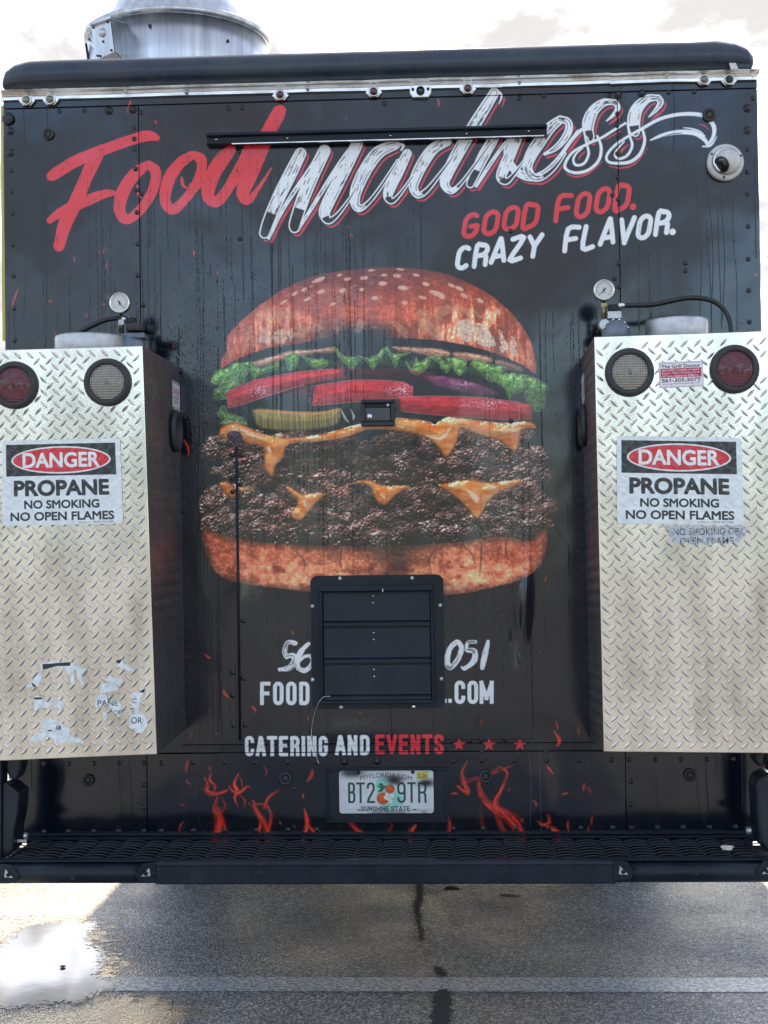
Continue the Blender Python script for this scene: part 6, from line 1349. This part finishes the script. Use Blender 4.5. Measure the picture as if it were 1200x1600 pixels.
def propane_box(side):
    if side == 'L':
        f = dict(tl=W(-33, 548, YB), tr=W(222.5, 540.5, YB), br=W(245, 1178.5, YB), bl=W(-12, 1189, YB)); bk = dict(t=W(280, 573, -.003), b=W(290, 1140, -.003))
    else:
        f = dict(tl=W(928.5, 526.5, YB), tr=W(1205, 517, YB), br=W(1219, 1177, YB), bl=W(943.5, 1174.5, YB)); bk = dict(t=W(908, 560, -.003), b=W(923, 1157, -.003))
    f = {k: Vector(v) for k, v in f.items()}
    inner_top, inner_bot = Vector(bk['t']), Vector(bk['b'])
    if side == 'L':
        bt = [Vector((f['tl'].x, -.003, inner_top.z)), inner_top]; bb = [Vector((f['bl'].x, -.003, inner_bot.z)), inner_bot]
    else:
        bt = [inner_top, Vector((f['tr'].x, -.003, inner_top.z))]; bb = [inner_bot, Vector((f['br'].x, -.003, inner_bot.z))]
    cx = (f['bl']+f['br']+f['tl']+f['tr'])/4
    e = empty('propane_box', (cx.x, -.2, f['bl'].z))
    tag(e, 'left diamond plate propane box with scraps of torn white stickers near its bottom' if side == 'L' else 'right diamond plate propane box with a small red and white sticker between its lamps', 'propane box', 'diamond plate boxes bolted to the rear of the truck')
    th = .003
    quad_slab(MB(), f['bl'], f['br'], f['tr'], f['tl'], (0, th, 0)).build('front_plate', M_ALU, e, bevel=.0018)
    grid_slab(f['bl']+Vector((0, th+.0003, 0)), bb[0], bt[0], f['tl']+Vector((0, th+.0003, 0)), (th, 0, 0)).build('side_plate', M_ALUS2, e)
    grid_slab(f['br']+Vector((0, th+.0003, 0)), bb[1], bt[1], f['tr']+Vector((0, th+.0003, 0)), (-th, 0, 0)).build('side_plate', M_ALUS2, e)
    quad_slab(MB(), f['bl']+Vector((th+.0005, th+.0005, 0)), f['br']+Vector((-th-.0005, th+.0005, 0)), bb[1]+Vector((-th-.0005, -.001, 0)), bb[0]+Vector((th+.0005, -.001, 0)), (0, 0, .004)).build('bottom_plate', M_GALV, e)
    MB().box((min(bt[0].x, bb[0].x)+.02, -.004, bt[0].z-.06), (bt[1].x-.02, -.0012, bt[0].z-.02)).build('mounting_flange', M_GALV, e)
    # lamps
    fr = lambda px, py: ((Vector(W(px, py, YB))-f['bl']).x, (Vector(W(px, py, YB))-f['bl']).z)
    lamps = [('tail_lamp', 23, 602, M_RED), ('reversing_lamp', 168.5, 597.5, M_CLEAR)] if side == 'L' else [('reversing_lamp', 983.5, 582, M_CLEAR), ('tail_lamp', 1147.5, 577, M_RED)]
    circ = []
    for nm, px, py, lm in lamps:
        lamp(nm, px, py, e, lm); u, v = fr(px, py)
        # in the plate's own slanted coordinates
        hgt = (f['tl']-f['bl']).length; u -= (f['tl'].x-f['bl'].x)*v/hgt; circ.append((u, v, .075))
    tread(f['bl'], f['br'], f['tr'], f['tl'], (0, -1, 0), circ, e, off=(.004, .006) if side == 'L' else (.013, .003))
    # side faces
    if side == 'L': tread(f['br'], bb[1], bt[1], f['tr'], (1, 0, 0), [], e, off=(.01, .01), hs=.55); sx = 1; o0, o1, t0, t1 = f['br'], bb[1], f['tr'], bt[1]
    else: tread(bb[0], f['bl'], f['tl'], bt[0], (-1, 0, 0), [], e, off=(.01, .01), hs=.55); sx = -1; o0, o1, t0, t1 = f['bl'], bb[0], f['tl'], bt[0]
    def side_pt(a, b, off_=.0): q = (o0*(1-a)+o1*a)*(1-b)+(t0*(1-a)+t1*a)*b; return Vector((q.x+sx*off_, q.y, q.z))
    rc = side_pt(.80, .815, .002)
    MB().lathe(rc, [(.062, 0), (.064, sx*.008), (.056, sx*.016), (.046, sx*.014), (.044, sx*.003), (.0004, sx*.002)], 'x', 40).build('side_grommet', M_RUB, e)
    if True:
        a0, a1 = (.76, .99); z0_, z1_ = .875, .952
        P = [side_pt(a0, z0_), side_pt(a1, z0_), side_pt(a1, z1_), side_pt(a0, z1_)]
        if sx < 0: P = [P[1], P[0], P[3], P[2]]
        sheet('side_sticker', *P, M_SIDES, e, 16, 24, .0004, .0, .0012, ny=(sx, 0, 0))
    for b_ in (.985, .60, .17):
        q = side_pt(.985, b_, .001); MB().lathe(q, [(.006, 0), (.006, sx*.003), (.0003, sx*.006)], 'x', 10).build('bolt', M_RIV, e)
    # signs
    if side == 'L': a, b, c_, d = (4, 822), (193, 818), (188, 685), (3, 689)
    else: a, b, c_, d = (964, 818), (1162, 820), (1158, 684), (963.5, 681)
    lb = 'danger propane sign, with a closely wrinkled surface'
    sheet('danger_sign', W(*a, YB), W(*b, YB), W(*c_, YB), W(*d, YB), M_DANGER, e, 110, 80, .0009, .009, .0020, seed=3 if side == 'L' else 8)
    if side == 'R':
        sheet('shop_sticker', W(1030.5, 606.5, YB), W(1099.5, 603, YB), W(1098, 563.5, YB), W(1029.5, 566.5, YB), M_SHOP, e, 24, 14, .0003, 0, .0016, label='small red and white business sticker')
        # remains of an older sticker, its own outline
        P = cat2(np.array([(1038, 822), (1060, 820.5), (1100, 820.5), (1140, 820.5), (1160, 821), (1166, 824), (1163, 838), (1156, 846), (1150, 849), (1144, 846), (1136, 851), (1120, 848), (1108, 852), (1096, 848), (1084, 852), (1070, 848), (1058, 850), (1050, 842), (1044, 838), (1046, 830)], float), 4, True)
        P += np.stack([fbm(np.arange(len(P))/2., np.arange(len(P))*0+3., 2, 4)-.5, fbm(np.arange(len(P))/2., np.arange(len(P))*0+9., 2, 7)-.5], 1)*5; P[:, 1] = np.maximum(P[:, 1], 821.5)
        x0, x1 = W(1030, 840, YB)[0], W(1170, 840, YB)[0]; z1, z0 = W(1100, 815, YB)[2], W(1100, 858.3, YB)[2]
        o_ = MB().prism([W(x, y, YB-.0017) for x, y in P], (0, .0006, 0)).build('torn_sticker', M_TORN2, e, uv=lambda x, y, z: ((x-x0)/(x1-x0), (z-z0)/(z1-z0)))
    else:
        x0, x1 = W(40, 1095, YB)[0], W(240, 1095, YB)[0]; z1, z0 = W(140, 1025, YB)[2], W(140, 1165, YB)[2]
        uvf = lambda x, y, z: ((x-x0)/(x1-x0), (z-z0)/(z1-z0))
        F0 = lambda L: [(p[0]/4.615, 1000+p[1]/4.615) for p in L]
        pcs = [[(300, 170), (420, 155), (520, 160), (540, 180), (600, 210), (640, 195), (600, 240), (598, 280), (610, 310), (595, 330), (560, 290), (555, 235), (535, 220), (540, 310), (520, 320), (500, 250), (440, 200), (400, 195), (320, 215), (300, 240), (285, 320), (255, 340), (230, 310), (265, 250), (300, 205)],
               [(200, 320), (240, 310), (255, 335), (215, 345), (195, 335)], [(250, 408), (290, 410), (310, 430), (350, 450), (400, 435), (455, 455), (445, 490), (425, 505), (400, 470), (350, 480), (290, 490), (250, 515), (245, 450)],
               [(215, 720), (270, 670), (320, 665), (300, 600), (360, 570), (430, 590), (470, 620), (500, 650), (500, 690), (560, 700), (610, 745), (500, 735), (420, 745), (380, 710), (330, 700), (280, 735)],
               [(700, 415), (760, 390), (780, 440), (860, 440), (870, 530), (845, 545), (790, 490), (760, 460), (700, 490), (690, 440)],
               [(735, 320), (800, 310), (850, 345), (830, 365), (730, 380)], [(755, 290), (780, 265), (840, 270), (890, 290), (860, 325), (800, 305)], [(840, 150), (880, 140), (890, 165), (960, 210), (950, 225), (860, 195), (845, 170)],
               [(960, 380), (1010, 370), (1040, 345), (1050, 370), (1020, 400), (1010, 450), (1000, 500), (1040, 540), (1060, 600), (1030, 660), (990, 670), (960, 640), (930, 620), (935, 560), (960, 530), (940, 490), (960, 450), (945, 400)], [(740, 525), (765, 520), (775, 560), (755, 575), (745, 550)]]
        for k, p in enumerate(pcs):
            P = cat2(np.array(F0(p)), 4, True); P += np.stack([fbm(np.arange(len(P))/1.3+k*9, np.arange(len(P))*0+3., 2, 4)-.5, fbm(np.arange(len(P))/1.3+k*7, np.arange(len(P))*0+9., 2, 7)-.5], 1)*3.4; o_ = MB().prism([W(x, y, YB-.0018) for x, y in P], (0, .0008, 0)).build('torn_sticker_scrap', M_TORN, e, uv=uvf)
    return e, f
boxL, fL = propane_box('L')
boxR, fR = propane_box('R')

# ================================================================== propane tanks standing in the boxes, collars showing
def tank(cpx, cpy, w_px, hcol, label, f, dy=-.20, flat=False):
    c = W(cpx, cpy, dy); r = w_px/2/FPX*(4.2+dy); top = c[2]; t = empty('propane_tank', (c[0], dy, f['bl'].z+.03)); zb2 = f['bl'].z+.03; R = .152; zs = top-hcol
    MB().lathe((c[0], dy, 0), [(.001, zb2), (R*.8, zb2+.002), (R, zb2+.06), (R, zs-.12), (R*.95, zs-.07), (R*.7, zs-.025), (.001, zs-.005)], 'z', 40).build('cylinder_body', M_TANK, t)
    mb = MB(); n = 40
    V = []; F = []
    a0, a1 = R_(-250), R_(50)
    for k in range(n+1):
        a = a0+(a1-a0)*k/n
        for rr2, z in ((r, zs-.03), (r*1.0, top-.006), (r*.985, top), (r*.955, top-.004), (r*.955, zs-.03)): V.append((c[0]+rr2*math.cos(a), dy+rr2*math.sin(a), z))
    for k in range(n):
        for j in range(5): F.append((k*5+j, (k+1)*5+j, (k+1)*5+(j+1) % 5, k*5+(j+1) % 5))
    F += [(0, 1, 2, 3, 4), tuple(n*5+j for j in range(5))]
    mb.add(V, F, smooth=True).build('collar', M_GALV, t)
    MB().lathe((c[0], dy, 0), [(.022, zs-.03), (.022, zs+.01), (.012, zs+.015), (.012, top-.03), (.020, top-.028), (.020, top-.018), (.001, top-.016)], 'z', 16).build('valve', M_BRASS, t)
    tag(t, label, 'propane tank', 'propane tanks standing in the diamond plate boxes'); return t
tank(142, 527, 112, .105, 'propane tank in the left box with only its low grey collar above the rim', fL)
tank(1057, 501, 96, .125, 'propane tank in the right box with its mottled grey collar rising under the hose', fR)
# holes cut in the right collar
c = W(1043, 518, -.295); 

# ================================================================== regulators with gauge and hose
def regulator(side):
    Y = -.20
    if side == 'L': g, label = (187.5, 473.5), 'gauge and pressure regulator with a short hose arching left above the left box'
    else: g, label = (943.5, 453.5), 'gauge and blue grey regulator with a long hose looping right above the right box'
    gc = W(*g, Y-.02); e = empty('gas_regulator', W(g[0], g[1]+60, Y)); tag(e, label, 'gas regulator', 'gas regulators above the propane boxes')
    ga = empty('pressure_gauge', gc, e); ga.location = Vector(gc)-origin_of(e); r = .0305
    MB().lathe(gc, [(r*.6, .022), (r*.92, .018), (r, .010), (r, -.004), (r*.98, -.008), (r*.90, -.009), (r*.88, -.004)], 'y', 36).build('case', M_CHROME, ga)
    n = 32; V = [(gc[0], gc[1]-.0045, gc[2])]+[(gc[0]+r*.89*math.cos(2*math.pi*k/n), gc[1]-.0045, gc[2]+r*.89*math.sin(2*math.pi*k/n)) for k in range(n)]
    MB().add(V, [(0, 1+k, 1+(k+1) % n) for k in range(n)]).build('dial', M_DIAL, ga, uv=lambda x, y, z: ((x-gc[0])/(2*r*.9)+.5, (z-gc[2])/(2*r*.9)+.5))
    a = R_(-55) if side == 'L' else R_(-132); d = Vector((math.cos(a), 0, math.sin(a))); p = Vector((gc[0], gc[1]-.0058, gc[2])); s = Vector((-d.z, 0, d.x))
    MB().prism([tuple(p-d*.008+s*.0016), tuple(p-d*.008-s*.0016), tuple(p+d*.021-s*.0003), tuple(p+d*.021+s*.0003)], (0, .0005, 0)).build('needle', M_SEAM, ga)
    MB().lathe((p.x, p.y, p.z), [(.003, 0), (.003, -.0015), (.0003, -.002)], 'y', 12).build('needle_hub', M_SEAM, ga)
    P = lambda x, y, dy=0: Vector(W(x, y, Y+dy))
    if side == 'R':
        MB().tube([P(943.5, 470, 0), P(943.5, 497, 0)], [.0062, .0075], 10).build('gauge_stem', M_BRASS, e)
        MB().tube([P(943.5, 474, 0), P(943.5, 481, 0)], .0098, 6, smooth=False).build('stem_nut', M_BRASS, e)
        MB().lathe(P(944, 508), [(.002, -.014), (.016, -.013), (.019, -.004), (.019, .010), (.002, .012)], 'y', 10, smooth=False).build('elbow_block', M_GALV, e)
        a_, b_ = P(949, 499, -.012), P(971, 486, -.012); MB().box((a_.x, Y-.018, a_.z), (b_.x, Y+.018, b_.z)).build('valve_block', M_GALV, e, bevel=.003)
        a_, b_ = P(951, 486, -.012), P(966, 475, -.012); MB().box((a_.x, Y-.012, a_.z), (b_.x, Y+.012, b_.z)).build('elbow', M_BLACK, e, bevel=.004)
        MB().tube([P(965, 478), P(976, 477)], [.0095, .0075], 10).build('hose_ferrule', M_STEEL, e)
        q = P(962, 520); MB().lathe(q, [(.002, -.030), (.018, -.028), (.034, -.018), (.041, -.008), (.041, .006), (.030, .018), (.002, .02)], 'y', 30).build('regulator_body', M_REG, e)
        a_, b_ = P(952, 506, -.012), P(974, 499, -.012); MB().box((a_.x, Y-.016, a_.z), (b_.x, Y+.016, b_.z)).build('neck', M_REG, e, bevel=.003)
        for k in range(6):
            a = R_(20+k*28); MB().lathe((q.x+.036*math.cos(a), q.y-.017, q.z+.036*math.sin(a)), [(.004, .004), (.004, -.003), (.0003, -.005)], 'y', 8).build('cover_screw', M_STEEL, e)
        hp = smooth_path([P(975, 477), P(990, 477), P(1020, 476), P(1045, 471), P(1070, 466), P(1095, 466), P(1115, 471), P(1131, 483, -.01), P(1140, 500, -.02), P(1143, 520, -.03), P(1142, 545, -.03)], 8); MB().tube(hp, .0074, 12).build('hose', M_HOSE, e)
    else:
        MB().tube([P(189, 490), P(190, 520)], [.006, .0075], 10).build('gauge_stem', M_BRASS, e)
        MB().tube([P(190, 500), P(190, 508)], .010, 6, smooth=False).build('stem_nut', M_GALV, e)
        MB().tube([P(191, 498), P(205, 499)], [.0085, .0075], 10).build('hose_ferrule', M_STEEL, e)
        a_, b_ = P(197, 506, -.0), P(226, 496, -.0); MB().box((a_.x, Y-.012, a_.z), (a_.x+.03, Y+.018, b_.z)).build('elbow', M_BLACK, e, bevel=.003)
        k1 = P(212, 512); MB().lathe((k1.x, Y, k1.z-.012), [(.002, 0), (.027, .001), (.029, .006), (.029, .020), (.026, .024), (.002, .025)], 'z', 12, smooth=False).build('valve_knob', M_RUB, e)
        a_, b_ = P(196, 530, -.0), P(228, 521, -.0); MB().box((a_.x, Y-.02, a_.z), (b_.x, Y+.03, b_.z)).build('valve_block', M_REG, e, bevel=.003)
        q = P(203, 540); MB().lathe(q, [(.002, -.022), (.02, -.020), (.038, -.010), (.042, 0), (.038, .010), (.002, .02)], 'y', 28).build('regulator_body', M_REG, e)
        MB().tube([P(226, 514, .02), P(241, 515, .02)], [.016, .015], 10).build('side_port', M_BLACK, e)
        hp = smooth_path([P(192, 498), P(182, 497.5), P(165, 500), P(148, 507), P(132, 515), P(120, 523, -.0), P(110, 535, -.0), P(104, 550)], 8); MB().tube(hp, .0074, 12).build('hose', M_HOSE, e)
    return e
regulator('L'); regulator('R')

# ================================================================== roof exhaust fan
def fan():
    c = None; Yf = 2.55; cc = W(280, 66, Yf); cx, cz = cc[0]-.006, cc[2]; r = 146/FPX*(Yf+4.2)
    e = empty('roof_exhaust_fan', (cx, Yf, ZT+.081)); tag(e, 'round spun aluminium exhaust fan with a switch box standing on the roof', 'exhaust fan')
    z0 = ZT+.081
    MB().box((cx-r*.72, Yf-r*.72, z0), (cx+r*.72, Yf+r*.72, z0+.22)).build('roof_curb', M_GALV, e, bevel=.004)
    MB().lathe((cx, Yf, 0), [(r*.80, z0+.221), (r*.84, z0+.26), (r*.935, cz-.42), (r*.955, cz-.2), (r*.968, cz-.02)], 'z', 96).build('wind_band', M_SPUN, e)
    MB().lathe((cx, Yf, 0), [(r*.965, cz-.022), (r*.995, cz-.018), (r*1.008, cz-.004), (r*1.005, cz+.008), (r*.985, cz+.014), (r*.95, cz+.012), (r*.93, cz+.006)], 'z', 96).build('rolled_rim', M_SPUN, e)
    MB().lathe((cx, Yf, 0), [(r*.93, cz+.006), (r*.86, cz+.018), (r*.80, cz+.05), (r*.74, cz+.10), (r*.66, cz+.165), (r*.58, cz+.20), (r*.55, cz+.30), (r*.001, cz+.33)], 'z', 96).build('top_dome', M_SPUN, e)
    def on(az, z, rad): a = R_(az); return Vector((cx+rad*math.sin(a), Yf-rad*math.cos(a), z))
    for az, z, rad in ((-6, cz-.08, r*.957), (43, cz-.12, r*.955), (17, cz+.11, r*.735), (-62, cz-.05, r*.96)):
        q = on(az, z, rad); MB().lathe((q.x, q.y, q.z), [(.009, .004), (.009, -.004), (.004, -.009), (.0003, -.009)], 'y', 12).build('rivet', M_RIV, e)
    # switch box, standing off the band and turned to the left
    sb = empty('switch_box', on(-42, cz-.09, r*1.05), e); sb.location = on(-42, cz-.09, r*1.05)-origin_of(e)
    A = [W(142, 39, 2.04), W(172, 29, 1.98), W(196, 35, 2.12), W(199, 87, 2.12), W(179, 81, 1.98), W(150, 94.5, 2.04)]; A = [Vector(a) for a in A]
    tl, tm, tr, br_, bm_, bl = A; back = Vector((.02, .16, 0))
    MB().hexa([bl, bm_, tm, tl, bl+back, bm_+back, tm+back, tl+back]).build('front_box', M_SPUN, sb, bevel=.003)
    off_ = Vector((.003, -.0005, 0))
    MB().hexa([bm_+off_, br_+off_, tr+off_, tm+off_, bm_+off_+back, br_+off_+back*.5, tr+off_+back*.5, tm+off_+back]).build('side_box', M_SPUN, sb, bevel=.002)
    lidb = [Vector(W(139.5, 40, 2.02)), Vector(W(172, 29, 1.96)), Vector(W(197, 35, 2.10))]
    up = Vector((0, 0, .014)); MB().hexa([lidb[0], lidb[1], lidb[1]+up, lidb[0]+up, lidb[0]+Vector((.05, .15, 0)), lidb[2], lidb[2]+up, lidb[0]+Vector((.05, .15, .014))]).build('lid', M_SPUN, sb, bevel=.002)
    q = (tl+bl+tm+bm_)/4+Vector((0, -.004, .028)); MB().lathe(q, [(.022, .004), (.020, -.004), (.012, -.011), (.0004, -.013)], 'y', 20).build('cover_knob', M_GALV, sb)
    for f_ in ((.12, .1), (.85, .08), (.1, .9), (.86, .92), (.5, .42), (.25, .06)):
        q = (bl*(1-f_[0])+bm_*f_[0])*(1-f_[1])+(tl*(1-f_[0])+tm*f_[0])*f_[1]; MB().lathe((q.x, q.y-.002, q.z), [(.0055, .002), (.0055, -.003), (.0003, -.004)], 'y', 8).build('box_screw', M_RIV, sb)
    MB().tube([on(-66, cz-.06, r*.99), on(-67, cz-.13, r*.965), on(-67, cz-.45, r*.93)], .006, 8).build('earth_wire', M_BLACK, e)
fan()

# ================================================================== trees across the lot, behind the viewer: they show only as reflections
def tree_line():
    r = np.random.default_rng(21); mb = MB()
    for i in range(9):
        x = -30+i*7.4+r.normal(0, 1.5); y = -42-r.uniform(0, 8); H = r.uniform(4.2, 7.0)
        mb.tube([(x, y, 0), (x+.2, y, H*.35), (x, y, H*.7)], [.28, .2, .1], 7)
        for k in range(90):
            a = r.uniform(0, 2*math.pi); q = r.uniform(0, 1)**.5; zz = H*(.25+.75*r.uniform(0, 1)); rad = H*.48*math.sqrt(max(.05, 1-((zz/H-.6)/.45)**2)); cx, cy = x+math.cos(a)*q*rad, y+math.sin(a)*q*rad
            for j in range(3):
                d = r.normal(0, .35, (4, 3)); mb.add([(cx+d[t][0]*1.2, cy+d[t][1]*1.2, zz+d[t][2]) for t in range(4)], [(0, 1, 2, 3)])
    mb.build('tree_line', mat('tree_foliage', (.035, .06, .02), .7, col2=(.07, .09, .03), vscale=1.5), kind='stuff', recalc=False)
tree_line()
